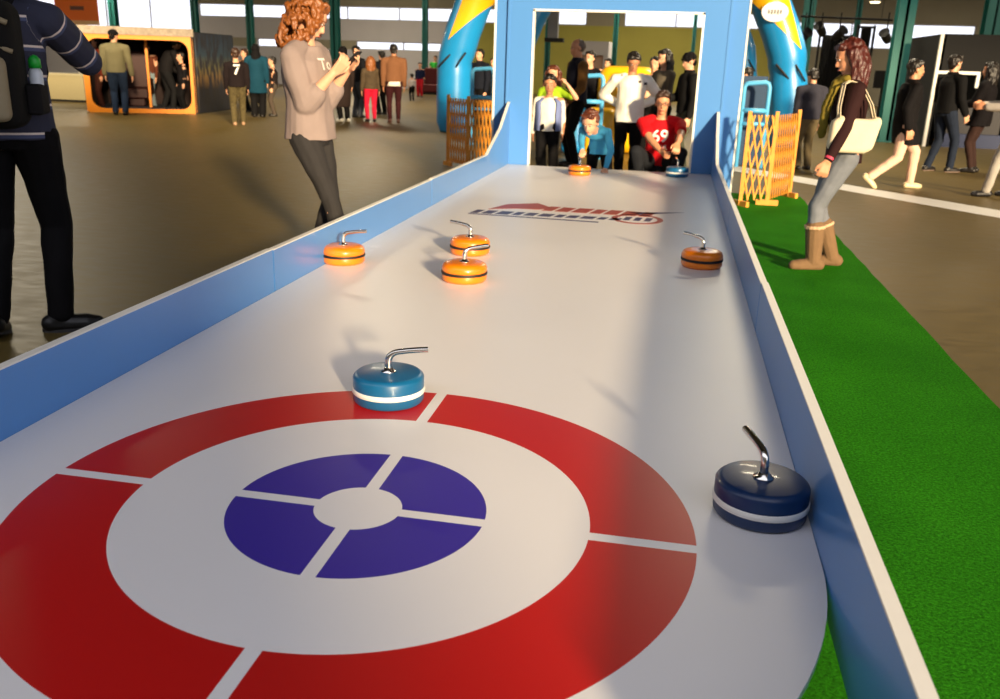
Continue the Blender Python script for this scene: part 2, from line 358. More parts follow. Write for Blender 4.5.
# ------------------------------------------------------------------ stones
chrome = mat('chrome', (226, 222, 214), .16, 1, vary=.04, scale=40)
P_blue = mat('blue_stone', (16, 98, 146), .36, vary=.12, scale=25, coat=.25); P_white = mat('white_band', (240, 238, 230), .4, vary=.03)
P_navy = mat('navy_stone', (10, 46, 92), .4, vary=.12, scale=25, coat=.15)
P_or = mat('orange_stone', (244, 140, 12), .34, vary=.1, scale=12, coat=.35, rgb2=(228, 110, 8)); P_blk = mat('rubber_band', (28, 22, 20), .6)
def make_stone(kind, label, x, y, rz, group):
    s = thing('curling_stone', label, 'curling stone', (x, y, TZ+.0005), rz, group)
    disc, band = {'orange': (P_or, P_blk), 'blue': (P_blue, P_white), 'navy': (P_navy, P_white)}[kind]
    if kind == 'orange':
        bm = bmesh.new(); lathe(bm, [(0, .0), (.100, .0), (.112, .004), (.120, .014), (.122, .026), (.119, .042), (0, .042)]); obj('lower_disc', bm, disc, s, True)
        bm = bmesh.new(); lathe(bm, [(0, .042), (.1235, .042), (.125, .049), (.1235, .056), (0, .056)]); obj('rubber_band', bm, band, s, True)
        bm = bmesh.new(); lathe(bm, [(0, .056), (.119, .056), (.123, .066), (.121, .080), (.113, .094), (.098, .102), (.06, .105), (0, .105)]); obj('upper_disc', bm, disc, s, True)
    else:
        bm = bmesh.new(); lathe(bm, [(0, 0), (.108, 0), (.116, .003), (.121, .010), (.122, .036), (0, .036)]); obj('lower_disc', bm, disc, s, True)
        bm = bmesh.new(); lathe(bm, [(0, .036), (.1235, .036), (.1255, .039), (.1255, .051), (.1235, .054), (0, .054)]); obj('white_band', bm, band, s, True)
        bm = bmesh.new(); lathe(bm, [(0, .054), (.122, .054), (.122, .088), (.119, .094), (.110, .1015), (.105, .103), (0, .104)]); obj('upper_disc', bm, disc, s, True)
    for q in s.children:
        q.data.shade_smooth()
        e = q.modifiers.new('e', 'EDGE_SPLIT'); e.split_angle = math.radians(38)
    bm = bmesh.new(); lathe(bm, [(0, .104), (.026, .104), (.0265, .107), (.016, .110), (.015, .118), (0, .118)], 28); obj('flange', bm, chrome, s, True)
    bm = bmesh.new(); pts = [(0, 0, .106)]
    pts += [(0, 0, .106+.02*k) for k in range(1, 3)]
    for k in range(1, 9):
        a = math.radians(78)*k/8; pts.append((.036*(1-math.cos(a)), 0, .146+.036*math.sin(a)))
    ex, ez = pts[-1][0], pts[-1][2]
    pts += [(ex+.028*k, 0, ez+.006*k-.0008*k*k) for k in (1, 2, 3)]
    tube(bm, pts, .0105, 14); obj('handle', bm, chrome, s, True)
    for q in s.children:
        if q.name.startswith('handle'):
            for v in q.data.vertices: v.co.x *= 1.2; v.co.z = .106+(v.co.z-.106)*.93
            q.modifiers.new('e', 'EDGE_SPLIT').split_angle = math.radians(50)
    return s
GO, GB = 'orange stones on the game table', 'blue stones on the game table'
make_stone('blue', 'blue stone with white band sitting on the far edge of the red ring', -0.162, 0.765, math.radians(12), GB)
make_stone('navy', 'dark blue stone with white band against the right side board, nearest the camera', 1.038, 0.235, math.radians(110), GB)
make_stone('orange', 'orange stone touching the left side board', -1.083, 2.781, math.radians(10), GO)
make_stone('orange', 'orange stone in the middle of the table, just behind another orange stone', -0.447, 3.269, math.radians(168), GO)
make_stone('orange', 'orange stone in the middle of the table, just in front of another orange stone', -0.317, 2.565, math.radians(35), GO)
make_stone('orange', 'orange stone alone near the right side board', 0.953, 3.356, math.radians(150), GO)
SH = (-.25, 7.72); SK = (.79, 8.06)
make_stone('orange', 'orange stone held by the boy in the blue top at the far end', SH[0], SH[1], math.radians(100), GO)
make_stone('blue', 'blue stone with white band at the far end before the man in red', SK[0], SK[1], math.radians(100), GB)

# ------------------------------------------------------------------ gate
gate = thing('start_gate', 'tall light blue wooden gate frame standing across the far end of the table', 'gate', (0, 8.45, 0))
def gp(name, x0, x1, y0, y1, z0, z1, m=M['paint'], par=gate): return obj(name, BOX(x0, x1, y0, y1, z0, z1), m, par)
gp('post', -1.205, -.93, 0, .06, .0, 2.72); gp('post', .93, 1.205, 0, .06, .0, 2.72)
gp('wing', -1.365, -1.215, .035, .075, 0, 2.72); gp('wing', 1.215, 1.40, .035, .075, 0, 2.72)
gp('lintel', -.93, .93, 0, .06, 2.005, 2.72)
bm = bmesh.new()
box(bm, -.94, -.918, -.004, .066, TZ+.002, 2.01); box(bm, .918, .94, -.004, .066, TZ+.002, 2.01); box(bm, -.94, .94, -.004, .066, 1.992, 2.014)
obj('opening_trim', bm, M['white_edge'], gate)
gp('edge_trim', -1.385, -1.362, .03, .08, 0, 2.72, M['white_edge']); gp('edge_trim', 1.397, 1.416, .03, .08, 0, 2.72, M['white_edge'])
gp('cover_strip', -1.225, -1.20, -.006, .034, 0, 2.72); gp('cover_strip', 1.20, 1.225, -.006, .034, 0, 2.72)
gp('brace', -1.3, -1.24, .08, .75, 0, .06); gp('brace', 1.24, 1.3, .08, .75, 0, .06)

# ------------------------------------------------------------------ trellis fences
def trellis(plan, H, label, cell=.085):
    t = thing('trellis_fence', label, 'fence', (plan[0][0], plan[0][1], 0)); O = Vector((plan[0][0], plan[0][1], 0))
    for i, (a, b) in enumerate(zip(plan, plan[1:])):
        a = Vector((a[0], a[1], 0))-O; b = Vector((b[0], b[1], 0))-O; L = (b-a).length; d = (b-a)/L; n = Vector((-d.y, d.x, 0))
        bm = bmesh.new(); nx = max(2, round(L/cell)); c = L/nx; nz = 3; ch = (H-.1)/nz
        Mx = Matrix(((d.x, n.x, 0, a.x), (d.y, n.y, 0, a.y), (0, 0, 1, 0), (0, 0, 0, 1)))
        run = 1.5                                # cells crossed over the height of one bay
        for s, off in ((1, .006), (-1, -.006)):
            k0 = -int(nz*run)-1
            for k in range(-6, nx+6):
                x0 = k*c; x1 = x0 + s*c*run*nz*.62
                # clip the lath to the panel
                lo, hi = 0, 1
                for bound, sg in ((0, 1), (L, -1)):
                    f0 = (x0-bound)*sg; f1 = (x1-bound)*sg
                    if f0 < 0 and f1 < 0: lo = 2
                    elif f0 < 0: lo = max(lo, f0/(f0-f1))
                    elif f1 < 0: hi = min(hi, f0/(f0-f1))
                if lo >= hi-.08: continue
                p = Vector((x0+(x1-x0)*lo, off, .07+(H-.09)*lo)); q = Vector((x0+(x1-x0)*hi, off, .07+(H-.09)*hi))
                dd = (q-p).normalized(); wv = Vector((-dd.z, 0, dd.x))*.0095 if True else 0
                P = [Mx @ (p+wv+Vector((0, sy, 0))) for sy in (-.004, .004)] + [Mx @ (p-wv+Vector((0, sy, 0))) for sy in (.004, -.004)]
                Q = [Mx @ (q+wv+Vector((0, sy, 0))) for sy in (-.004, .004)] + [Mx @ (q-wv+Vector((0, sy, 0))) for sy in (.004, -.004)]
                A = [bm.verts.new(v) for v in P]; B = [bm.verts.new(v) for v in Q]
                bm.faces.new(A); bm.faces.new(B[::-1])
                for m_ in range(4): bm.faces.new((A[m_], A[(m_+1) % 4], B[(m_+1) % 4], B[m_]))
        obj('lattice', bm, M['wood'], t)
    for i, p in enumerate(plan):
        p = Vector((p[0], p[1], 0))-O
        obj('post', BOX(p.x-.02, p.x+.02, p.y-.02, p.y+.02, .02, H+.02), M['wood'], t)
        d = Vector((.6, -.8, 0)) if i % 2 == 0 else Vector((1, 0, 0))
        bm = bmesh.new(); Mx = Matrix.Translation(p) @ Matrix.Rotation(math.atan2(d.y, d.x), 4, 'Z')
        box(bm, -.12, .12, -.022, .022, .012, .07, 0, Mx); obj('foot', bm, M['wood'], t)
trellis([(1.50, 8.12), (1.80, 8.30), (2.13, 9.10)], 1.0, 'folded orange wooden trellis fence right of the gate, on the green carpet')
trellis([(-2.42, 10.5), (-2.05, 10.15), (-1.55, 9.9)], .97, 'folded orange wooden trellis fence left of the gate, behind the side board', .06)

# ------------------------------------------------------------------ inflatable arches
def arch(Y, pl, rad, label, sticker=False, split=2.3):
    L = [at(px, py, Y) for px, py in pl[0]]; R = [at(px, py, Y) for px, py in pl[1]]
    t = thing('inflatable_arch', label, 'inflatable arch', ((L[0].x+R[0].x)/2, Y, 0)); O = Vector(t.location)
    L = [p-O for p in L]; R = [p-O for p in R]
    top = []; a, b = L[-1], R[-1]; da = (L[-1]-L[-2]).normalized(); db = (R[-1]-R[-2]).normalized(); span = (b-a).length
    for k in range(1, 12):                        # cubic hermite over the top
        s = k/12; h = (2*s**3-3*s*s+1, s**3-2*s*s+s, -2*s**3+3*s*s, s**3-s*s)
        top.append(a*h[0] + da*span*1.1*h[1] + b*h[2] - db*span*1.1*h[3])
    full = [Vector((L[0].x, L[0].y, 0.0))] + L + top + R[::-1] + [Vector((R[0].x, R[0].y, 0.0))]
    rs = [rad*.8] + [rad]*(len(full)-2) + [rad*.8]
    bm = bmesh.new(); fr_ = []
    for i, p in enumerate(full):
        a_, b_ = full[max(0, i-1)], full[min(len(full)-1, i+1)]; tt = (b_-a_).normalized(); fr_.append((Vector((0, 1, 0)).cross(tt).normalized(), Vector((0, 1, 0))))
    # pinch at the seam
    dense = []; dr = []; df = []
    for i in range(len(full)-1):
        for k in range(4):
            s = k/4; p = full[i].lerp(full[i+1], s); dense.append(p); r_ = rs[i]*(1-s)+rs[i+1]*s
            if p.z < 2.6: r_ *= 1 - .09*math.exp(-((p.z-1.42)/.05)**2)
            dr.append(r_); df.append(((fr_[i][0]*(1-s)+fr_[i+1][0]*s).normalized(), Vector((0, 1, 0))))
    dense.append(full[-1]); dr.append(rs[-1]); df.append(fr_[-1])
    def run(i0, i1, ex=0): 
        tube(bm, dense[i0:i1], [q+ex for q in dr[i0:i1]], 28, df[i0:i1])
    run(0, len(dense)); obj('air_tube', bm, M['infl_blue'], t, True)
    # yellow wedge panels on the shoulders of the arch, 4 mm proud of the tube
    P1, P2, P3 = [at(px_, py_, Y)-O for px_, py_ in ((752, 4), (800, 50), (789, 4))]; cx_ = (L[0].x+R[0].x)/2
    for sg in (1, -1):
        bm = bmesh.new(); tube(bm, dense, [q+.006 for q in dr], 40, df)
        mir = lambda p: Vector((cx_+sg*(p.x-cx_), p.y, p.z))
        for q1, q2, keep in ((P1, P2, Vector((0, 0, 1))), (P3, P2, Vector((-1, 0, 0))), (Vector((cx_, 0, 0)), Vector((cx_, 0, 5)), Vector((1, 0, 0)))):
            dv = q2-q1; nn_ = Vector((-dv.z, 0, dv.x)); nn_ = nn_ if nn_.dot(keep) > 0 else -nn_; nn_ = Vector((sg*nn_.x, 0, nn_.z))
            bmesh.ops.bisect_plane(bm, geom=bm.verts[:]+bm.edges[:]+bm.faces[:], plane_co=mir(q1), plane_no=nn_, clear_inner=True)
        obj('yellow_panel', bm, M['infl_yellow'], t, True)
    # tie straps
    for sx, c in ((-1, L), (1, R)):
        p = next(q for q in (dense if sx < 0 else dense[::-1]) if q.z > 1.42)
        for dx, tilt in ((-.12, .5), (.2, .35)):
            bm = bmesh.new(); s_ = Vector((p.x+dx, p.y-rad*.98, p.z)); tube(bm, [s_+Vector((sx*tilt*.3, .03, -.15)), s_, s_+Vector((-sx*tilt*.3, .03, .15))], .022, 8)
            obj('strap', bm, M['dark'], t, True)
    if sticker:
        s_ = at(775, 12, Y-rad-.06)-O; bm = bmesh.new()
        lathe(bm, [(0, -.01), (.24, -.01), (.25, 0), (.24, .01), (0, .01)], 36)
        for v in bm.verts: v.co = Vector((v.co.x, v.co.z, v.co.y*.72)) + s_
        st = obj('round_sticker', bm, M['white'], t)
        bm = bmesh.new()
        for k in range(5): box(bm, s_.x-.13+.055*k, s_.x-.095+.055*k, s_.y-.016, s_.y-.009, s_.z-.03-.01*(k % 2), s_.z+.04)
        obj('print', bm, mat('grey_print', (120, 122, 126), .6), st)
arch(17, ([(454, 122), (454, 92), (455, 60), (463, 32), (474, 2)], [(788, 116), (788, 90), (787, 55), (781, 32), (770, 2)]), .37,
     'big blue and yellow inflatable arch standing behind the gate and both trellis fences', True)
arch(24, ([(519, 105), (519, 70), (523, 42), (532, 20), (541, 4)], [(744, 108), (744, 80), (742, 50), (735, 30), (727, 8)]), .36,
     'smaller blue and yellow inflatable arch behind the big one, glimpsed past the gate posts', False, 2.15)
# yellow and blue inflatable block seen through the gate
t = thing('inflatable_castle', 'yellow and blue inflatable block with a rounded back seen through the gate', 'inflatable', (0, 13.2, 0))
def pad(name, x0, x1, y0, y1, z0, z1, m, r=.12):
    bm = bmesh.new(); box(bm, x0, x1, y0, y1, z0, z1)
    o = obj(name, bm, m, t, True); b = o.modifiers.new('b', 'BEVEL'); b.width = r; b.segments = 5; return o
p0 = at(590, 100, 13.2).x; p1 = at(648, 100, 13.2).x; pb = at(563, 100, 13.2).x
pad('yellow_back', p0+.05, p1+.1, .5, 1.1, 0, at(620, 66, 13.7).z, M['infl_yellow'], .22)
pad('yellow_seat', p0-.08, p0+.45, -.1, .5, 0, at(600, 108, 13.2).z, M['infl_yellow'])
pad('blue_base', pb, p0-.08, -.1, .8, 0, at(580, 108, 13.2).z, M['infl_blue'])
# blue tube frames
def tube_frame(x0, x1, y0, y1, Y, label, yb):
    a = at(x0, y1, Y); b = at(x1, y1, Y); z1 = at(x0, y0, Y).z; z0 = a.z
    t = thing('tube_barrier', label, 'barrier', (a.x, Y, 0), 0); wd_ = b.x-a.x; light = mat('light_blue_tube', (88, 178, 232), .4, vary=.03)
    bm = bmesh.new(); tube(bm, [(0, 0, 0), (0, 0, z1-.05), (.03, 0, z1-.01), (.06, 0, z1), (wd_-.06, 0, z1+.02), (wd_-.02, 0, z1), (wd_, 0, z1-.05), (wd_, 0, 0)], .035, 10); obj('frame', bm, light, t, True)
    bm = bmesh.new(); tube(bm, [(0, 0, z0), (wd_, 0, z0)], .035, 10); tube(bm, [(0, 0, z0-.2), (wd_, 0, z0-.2)], .03, 10); obj('rail', bm, light, t, True)
tube_frame(472, 493, 69, 97, 14, 'light blue tube barrier between the inflatable arch and the gate left post', 120)
tube_frame(576, 602, 76, 101, 12.6, 'light blue tube barrier seen through the gate left of the yellow inflatable', 120)
tube_frame(742, 767, 83, 110, 12.5, 'light blue tube barrier behind the right trellis fence', 120)
tag(obj('vinyl_cover', BOX(at(742, 100, 13.0).x-.1, at(765, 100, 13.0).x, 12.85, 13.3, 0, at(750, 76, 13).z), mat('dark_blue_vinyl', (16, 60, 98), .5), None), 'dark blue vinyl block behind the barrier right of the gate', 'block')

# ------------------------------------------------------------------ orange framed booth
A = Vector((-13.30, 17.9)); B = Vector((-10.97, 18.94)); d = (B-A).normalized(); Wd = (B-A).length
booth = thing('game_booth', 'booth with an orange frame, rounded opening and dark printed side panel', 'booth', (A.x, A.y, 0), math.atan2(d.y, d.x))
HB = 1.93
def rrect(x0, x1, z0, z1, r, n=6):
    out = []
    for cx, cz, a0 in ((x1-r, z1-r, 0), (x0+r, z1-r, PI/2), (x0+r, z0+r, PI), (x1-r, z0+r, 1.5*PI)):
        out += [(cx+r*math.cos(a0+PI/2*k/n), cz+r*math.sin(a0+PI/2*k/n)) for k in range(n+1)]
    return out
inner = rrect(.13, Wd-.12, .1, HB-.22, .25); n = len(inner)
bm = bmesh.new()
def outer_pt(p):                                    # same direction on the outer rectangle
    cx, cz = Wd/2, HB/2-.06; dx, dz = p[0]-cx, p[1]-cz; s = min(((Wd/2)/abs(dx)) if dx else 9e9, ((HB-.12)/2/abs(dz)) if dz else 9e9); return (cx+dx*s, (HB-.12)/2+dz*s)
outer = [outer_pt(p) for p in inner]
for y in (0, .06): pass
vi = [[bm.verts.new((p[0], y, p[1])) for p in inner] for y in (0, .08)]; vo = [[bm.verts.new((p[0], y, max(0, p[1]))) for p in outer] for y in (0, .08)]
for k in range(n):
    j = (k+1) % n
    bm.faces.new((vi[0][k], vi[0][j], vo[0][j], vo[0][k])); bm.faces.new((vi[1][j], vi[1][k], vo[1][k], vo[1][j]))
    bm.faces.new((vi[0][j], vi[0][k], vi[1][k], vi[1][j])); bm.faces.new((vo[0][k], vo[0][j], vo[1][j], vo[1][k]))
obj('front_frame', bm, M['orange'], booth)
obj('header', BOX(-.02, Wd+.02, -.03, .05, HB-.12, HB+.06), mat('patterned_header', (182, 170, 150), .7, vary=.3, scale=14, rgb2=(110, 92, 84)), booth)
DB = 2.6
SX = .80; sl = SX/DB                                  # the right side panel splays outwards
bm = bmesh.new(); box(bm, 0, .05, .08, DB, 0, HB); box(bm, 0, Wd+SX-.06, DB, DB+.05, 0, HB)
prism(bm, [(0, .09), (Wd-.06, .09), (Wd+SX-.06, DB), (0, DB)], HB-.04, HB)
obj('dark_shell', bm, mat('booth_dark', (40, 20, 18), .85, vary=.3, scale=2), booth)
obj('deck', BOX(.05, Wd-.05, .08, DB, 0, .09), mat('booth_deck', (40, 44, 56), .7), booth)
def poster_mat():
    m = mat('crowd_poster', (26, 34, 52), .55); nt = m.node_tree; b = nt.nodes['Principled BSDF']
    tc = nt.nodes.new('ShaderNodeTexCoord'); sp = nt.nodes.new('ShaderNodeSeparateXYZ'); nt.links.new(tc.outputs['Object'], sp.inputs[0])
    r = nt.nodes.new('ShaderNodeValToRGB'); e = r.color_ramp.elements
    zz = math_node(nt, 'DIVIDE', sp.outputs[2], HB); nt.links.new(zz, r.inputs[0])
    e[0].position = 0; e[0].color = lin((20, 18, 22)); e[1].position = 1; e[1].color = lin((22, 36, 58))
    for p, c in ((.3, (24, 20, 20)), (.45, (110, 84, 48)), (.58, (96, 92, 60)), (.72, (36, 58, 74))): q = e.new(p); q.color = lin(c)
    n = nt.nodes.new('ShaderNodeTexNoise'); n.inputs['Scale'].default_value = 7; mp = nt.nodes.new('ShaderNodeMapping'); mp.inputs['Scale'].default_value = (1, 1, .35)
    nt.links.new(tc.outputs['Object'], mp.inputs[0]); nt.links.new(mp.outputs[0], n.inputs['Vector'])
    f = nt.nodes.new('ShaderNodeMapRange'); f.inputs[1].default_value = .45; f.inputs[2].default_value = .55; nt.links.new(n.outputs['Fac'], f.inputs[0])
    mx = nt.nodes.new('ShaderNodeMix'); mx.data_type = 'RGBA'; nt.links.new(f.outputs[0], mx.inputs[0]); mx.inputs[6].default_value = lin((24, 24, 34)); nt.links.new(r.outputs[0], mx.inputs[7])
    nt.links.new(mx.outputs[2], b.inputs['Base Color']); return m
bm = bmesh.new(); prism(bm, [(Wd-.05, 0), (Wd, 0), (Wd+SX, DB), (Wd+SX-.05, DB)], 0, HB); obj('side_panel', bm, M['dark'], booth)
bm = bmesh.new(); prism(bm, [(Wd+sl*.1, .1), (Wd+sl*.1+.012, .1), (Wd+SX+.012, DB), (Wd+SX, DB)], .02, HB-.02); pos = obj('printed_poster', bm, poster_mat(), booth)
pb_ = obj('orange_post', BOX(.95*Wd/2+.1, .95*Wd/2+.16, .9, .96, .09, HB-.04), M['orange'], booth)
# red armchair-like simulators inside
red_dk = mat('dark_red', (60, 20, 16), .6, vary=.2)
t = thing('simulator_seat', 'dark red seat inside the left side of the orange framed booth', 'seat', (-13.0, 19.6, .09), .4)
for nme, a in (('seat', (-.3, .3, -.3, .3, .2, .45)), ('backrest', (-.3, .3, .2, .4, .45, 1.35)), ('base', (-.2, .2, -.2, .2, 0, .2)), ('armrest', (-.38, -.3, -.3, .3, .3, .7)), ('armrest', (.3, .38, -.3, .3, .3, .7))):
    o = obj(nme, BOX(*a), red_dk, t, False); b = o.modifiers.new('b', 'BEVEL'); b.width = .04; b.segments = 3

# orange banner, low beige container
Yb = 24; a = at(57, 24, Yb); b = at(97, 0, Yb)
t = thing('hanging_banner', 'orange banner hanging from the roof above the booth left corner', 'banner', (a.x, Yb, a.z))
w_, h_ = b.x-a.x, b.z-a.z+.35
obj('cloth', BOX(0, w_, -.015, .015, .12, h_), mat('orange_banner', (250, 122, 48), .6, vary=.05), t)
obj('white_hem', BOX(0, w_, -.02, .02, 0, .12), mat('peach_hem', (250, 196, 140), .6), t)
obj('dark_print', BOX(w_*.36, w_*.68, -.022, -.015, .42, .53), mat('banner_print', (120, 82, 70), .6), t)
bm = bmesh.new(); tube(bm, [(.1, 0, h_), (.1, 0, 6.8-a.z)], .01, 6); tube(bm, [(w_-.1, 0, h_), (w_-.1, 0, 6.8-a.z)], .01, 6); obj('rope', bm, M['dark'], t)
a = at(58, 98, 22); b = at(88, 74, 22)
t = thing('storage_chest', 'low beige chest on the floor left of the orange framed booth', 'chest', (a.x, 21.6, 0))
obj('body', BOX(-1.2, b.x-a.x+.1, 0, .8, .06, b.z-.06), mat('beige_chest', (168, 158, 122), .6), t); obj('lid', BOX(-1.23, b.x-a.x+.13, -.03, .83, b.z-.06, b.z), mat('beige_chest_lid', (180, 172, 140), .6), t)
obj('base', BOX(-1.15, b.x-a.x+.05, .03, .77, 0, .06), M['dark'], t)
# white stall roof slope left of the booth
t = thing('market_stall', 'white awning stall behind the orange framed booth left corner', 'stall', (at(74, 60, 26).x, 26, 0))
bm = bmesh.new(); prism(bm, [(-1.0, 2.35), (.9, 1.75), (.9, 1.8), (-1.0, 2.45)], -.4, 1.6, 'y'); obj('awning', bm, M['white'], t)
for x in (-.9, .8):
    for y in (-.3, 1.5): obj('pole', BOX(x-.03, x+.03, y-.03, y+.03, 0, 1.75), M['white'], t)
# maroon sofa
a = at(425, 86, 38); t = thing('long_sofa', 'long maroon sofa in the distance left of the blue inflatable arch', 'sofa', (a.x-.2, 38, 0))
for nme, q in (('seat', (0, 2.6, 0, .8, .1, .45)), ('backrest', (0, 2.6, .6, .85, .45, 1.15)), ('armrest', (-.2, 0, 0, .85, .05, .7)), ('armrest', (2.6, 2.8, 0, .85, .05, .7))):
    o = obj(nme, BOX(*q), mat('maroon', (96, 20, 22), .7), t); b = o.modifiers.new('b', 'BEVEL'); b.width = .06; b.segments = 3
obj('base', BOX(0, 2.6, .1, .8, 0, .1), M['dark'], t)
# pale shed front seen through the gate
a = at(574, 62, 38); b = at(610, 42, 38)
t = thing('shutter_kiosk', 'pale kiosk with a grey roller shutter against the olive wall, seen through the gate', 'kiosk', (a.x, 37.5, 0)); w_ = b.x-a.x
bm = bmesh.new(); box(bm, 0, .25, 0, 2, 0, b.z); box(bm, w_-.2, w_, 0, 2, 0, b.z); box(bm, .25, w_-.2, 0, 2, b.z-.55, b.z); obj('housing', bm, M['palewall'], t)
obj('shutter', BOX(.25, w_-.2, .2, .25, 0, b.z-.55), mat('pink_shutter', (188, 150, 128), .7), t)
a = at(551, 8, 28)
t = thing('heater_duct', 'grey duct hanging from the roof, seen through the gate above the grey haired man', 'duct', (a.x+.1, 28, 0))
obj('pipe', BOX(-.16, .16, -.1, .2, at(551, 38, 28).z, 7.9), mat('duct_grey', (140, 140, 142), .5), t); obj('outlet', BOX(-.25, .35, -.15, .25, at(551, 40, 28).z-.06, at(551, 38, 28).z), M['dark'], t)

# ------------------------------------------------------------------ black show booth and drapes on the right
def drape(name, x0, y0, x1, y1, Y, label, amp=.06):
    a = at(x0, y1, Y); b = at(x1, y0, Y); zt = at((x0+x1)/2, y0, Y).z; bm = bmesh.new(); n = 60; wd_ = b.x-a.x; zb = .02
    rows = [[bm.verts.new((wd_*k/n, amp*math.sin(k*1.05)+.03*math.sin(k*.37)+dy, z)) for k in range(n+1)] for z, dy in ((zb, 0), (zt, 0), (zt, .03), (zb, .03))]
    for A_, B_ in zip(rows, rows[1:]+rows[:1]):
        for k in range(n): bm.faces.new((A_[k], A_[k+1], B_[k+1], B_[k]))
    bm.faces.new([r_[0] for r_ in rows]); bm.faces.new([r_[n] for r_ in rows][::-1])
    t = thing(name, label, 'curtain', (a.x, Y, 0)); obj('cloth', bm, M['black_cloth'], t, True)
    bm = bmesh.new(); tube(bm, [(-.1, .02, zt), (wd_+.1, .02, zt)], .03, 8); obj('rod', bm, M['dark'], t)
    for x in (-.08, wd_+.08): obj('stand', BOX(x-.03, x+.03, 0, .06, 0, zt+.05), M['dark'], t)
    return t, zt, wd_
drape('stage_curtain', 813, 36, 849, 110, 26, 'black stage curtain behind the head of the long haired woman')
drape('stage_curtain', 850, 27, 872, 110, 25, 'taller narrow black stage curtain just right of the long haired woman head')
for i, (x, y, lb) in enumerate(((804, 36, 'black spotlight nearest the inflatable arch'), (821, 30, 'black spotlight above the left edge of the stage curtain'), (839, 34, 'black spotlight above the long haired woman'), (886, 37, 'black spotlight hanging alone against the bright window'))):
    p = at(x, y, 25.5); t = thing('spotlight', lb, 'spotlight', p, 0, 'black spotlights on the lighting bar')
    bm = bmesh.new(); R_ = Matrix.Rotation(.9, 4, 'X') @ Matrix.Rotation(.5*(-1)**i, 4, 'Y'); lathe(bm, [(0, -.2), (.10, -.18), (.12, -.05), (.12, .16), (.15, .2), (0, .18)], 20); bm.transform(R_); obj('lamp_housing', bm, M['dark'], t)
    bm = bmesh.new(); tube(bm, [(0, 0, .1), (0, 0, at(x, 26, 25.5).z-p.z+.35)], .02, 8); obj('hanger', bm, M['dark'], t)
a = at(800, 22, 25.5); b = at(892, 26, 25.5)
t = thing('lighting_bar', 'thin dark lighting bar with spotlights in front of the right window', 'lighting bar', (a.x, 25.5, a.z+.15))
bm = bmesh.new(); tube(bm, [(0, 0, 0), (b.x-a.x, 0, b.z-a.z)], .03, 8); obj('bar', bm, M['dark'], t)
bm = bmesh.new(); [tube(bm, [(x, 0, 0), (x, 0, 7.9-a.z)], .008, 6) for x in (.3, b.x-a.x-.3)]; obj('cable', bm, M['dark'], t)
a = at(873, 88, 24); b = at(893, 71, 24)
t = thing('monitor_stand', 'black monitor on a stand left of the thick teal column', 'monitor', (a.x, 24, 0))
obj('screen', BOX(0, b.x-a.x, 0, .08, a.z, b.z), M['dark'], t); obj('stand', BOX(.22, .3, .08, .14, 0, a.z+.1), M['dark'], t); obj('base', BOX(0, .52, -.1, .3, 0, .04), M['dark'], t)
Yk = 19; a = at(925, 145, Yk); b = at(992, 33, Yk); X1 = at(1012, 60, Yk).x
kb = thing('black_booth', 'big black booth with a white outlined opening behind the man all in black', 'booth', (a.x, Yk, 0))
w_ = b.x-a.x+.9; zt = at(960, 34, Yk).z
obj('top_panel', BOX(0, w_, 0, .08, at(950, 71, Yk).z, zt), M['black_cloth'], kb)
z1 = at(950, 71, Yk).z; z0 = at(950, 74, Yk).z
obj('white_rail', BOX(0, at(980, 73, Yk).x-a.x, -.03, .03, z0, z1), M['white'], kb)
obj('white_upright', BOX(at(976, 80, Yk).x-a.x, at(979, 80, Yk).x-a.x, -.03, .03, at(978, 88, Yk).z, z0), M['white'], kb)
obj('left_panel', BOX(0, .06, 0, 3, 0, zt), M['black_cloth'], kb); obj('back_panel', BOX(0, w_, 3, 3.06, 0, zt), M['black_cloth'], kb); obj('right_panel', BOX(w_-.06, w_, 0, 3, 0, zt), M['black_cloth'], kb)
obj('blue_plinth', BOX(.3, w_, .05, .5, 0, .28), mat('navy_plinth', (28, 44, 84), .6), kb)
obj('counter', BOX(.3, w_-.3, .3, .9, .28, .95), mat('dark_counter', (34, 32, 38), .6), kb)
obj('white_post', BOX(-.06, 0, -.04, .04, 0, zt), M['white_edge'], kb)
# hall lamp fitting seen under the eave
p = at(875, 3, 34)
t = thing('pendant_lamp', 'small glowing pendant lamp under the dark roof at top right', 'lamp', p)
lm = bpy.data.materials.new('warm_lamp'); lm.use_nodes = True; b_ = lm.node_tree.nodes['Principled BSDF']; b_.inputs['Emission Color'].default_value = (1, .8, .45, 1); b_.inputs['Emission Strength'].default_value = 4; b_.inputs['Base Color'].default_value = (1, .9, .7, 1)
bm = bmesh.new(); lathe(bm, [(0, 0), (.16, .0), (.18, .06), (0, .1)], 20); obj('bulb_cover', bm, lm, t)
bm = bmesh.new(); lathe(bm, [(.2, .04), (.21, .1), (.12, .2), (.03, .26), (0, .26)], 20); obj('lamp_shade', bm, M['dark'], t)
bm = bmesh.new(); tube(bm, [(0, 0, .25), (0, 0, 2.6)], .01, 6); obj('cord', bm, M['dark'], t)

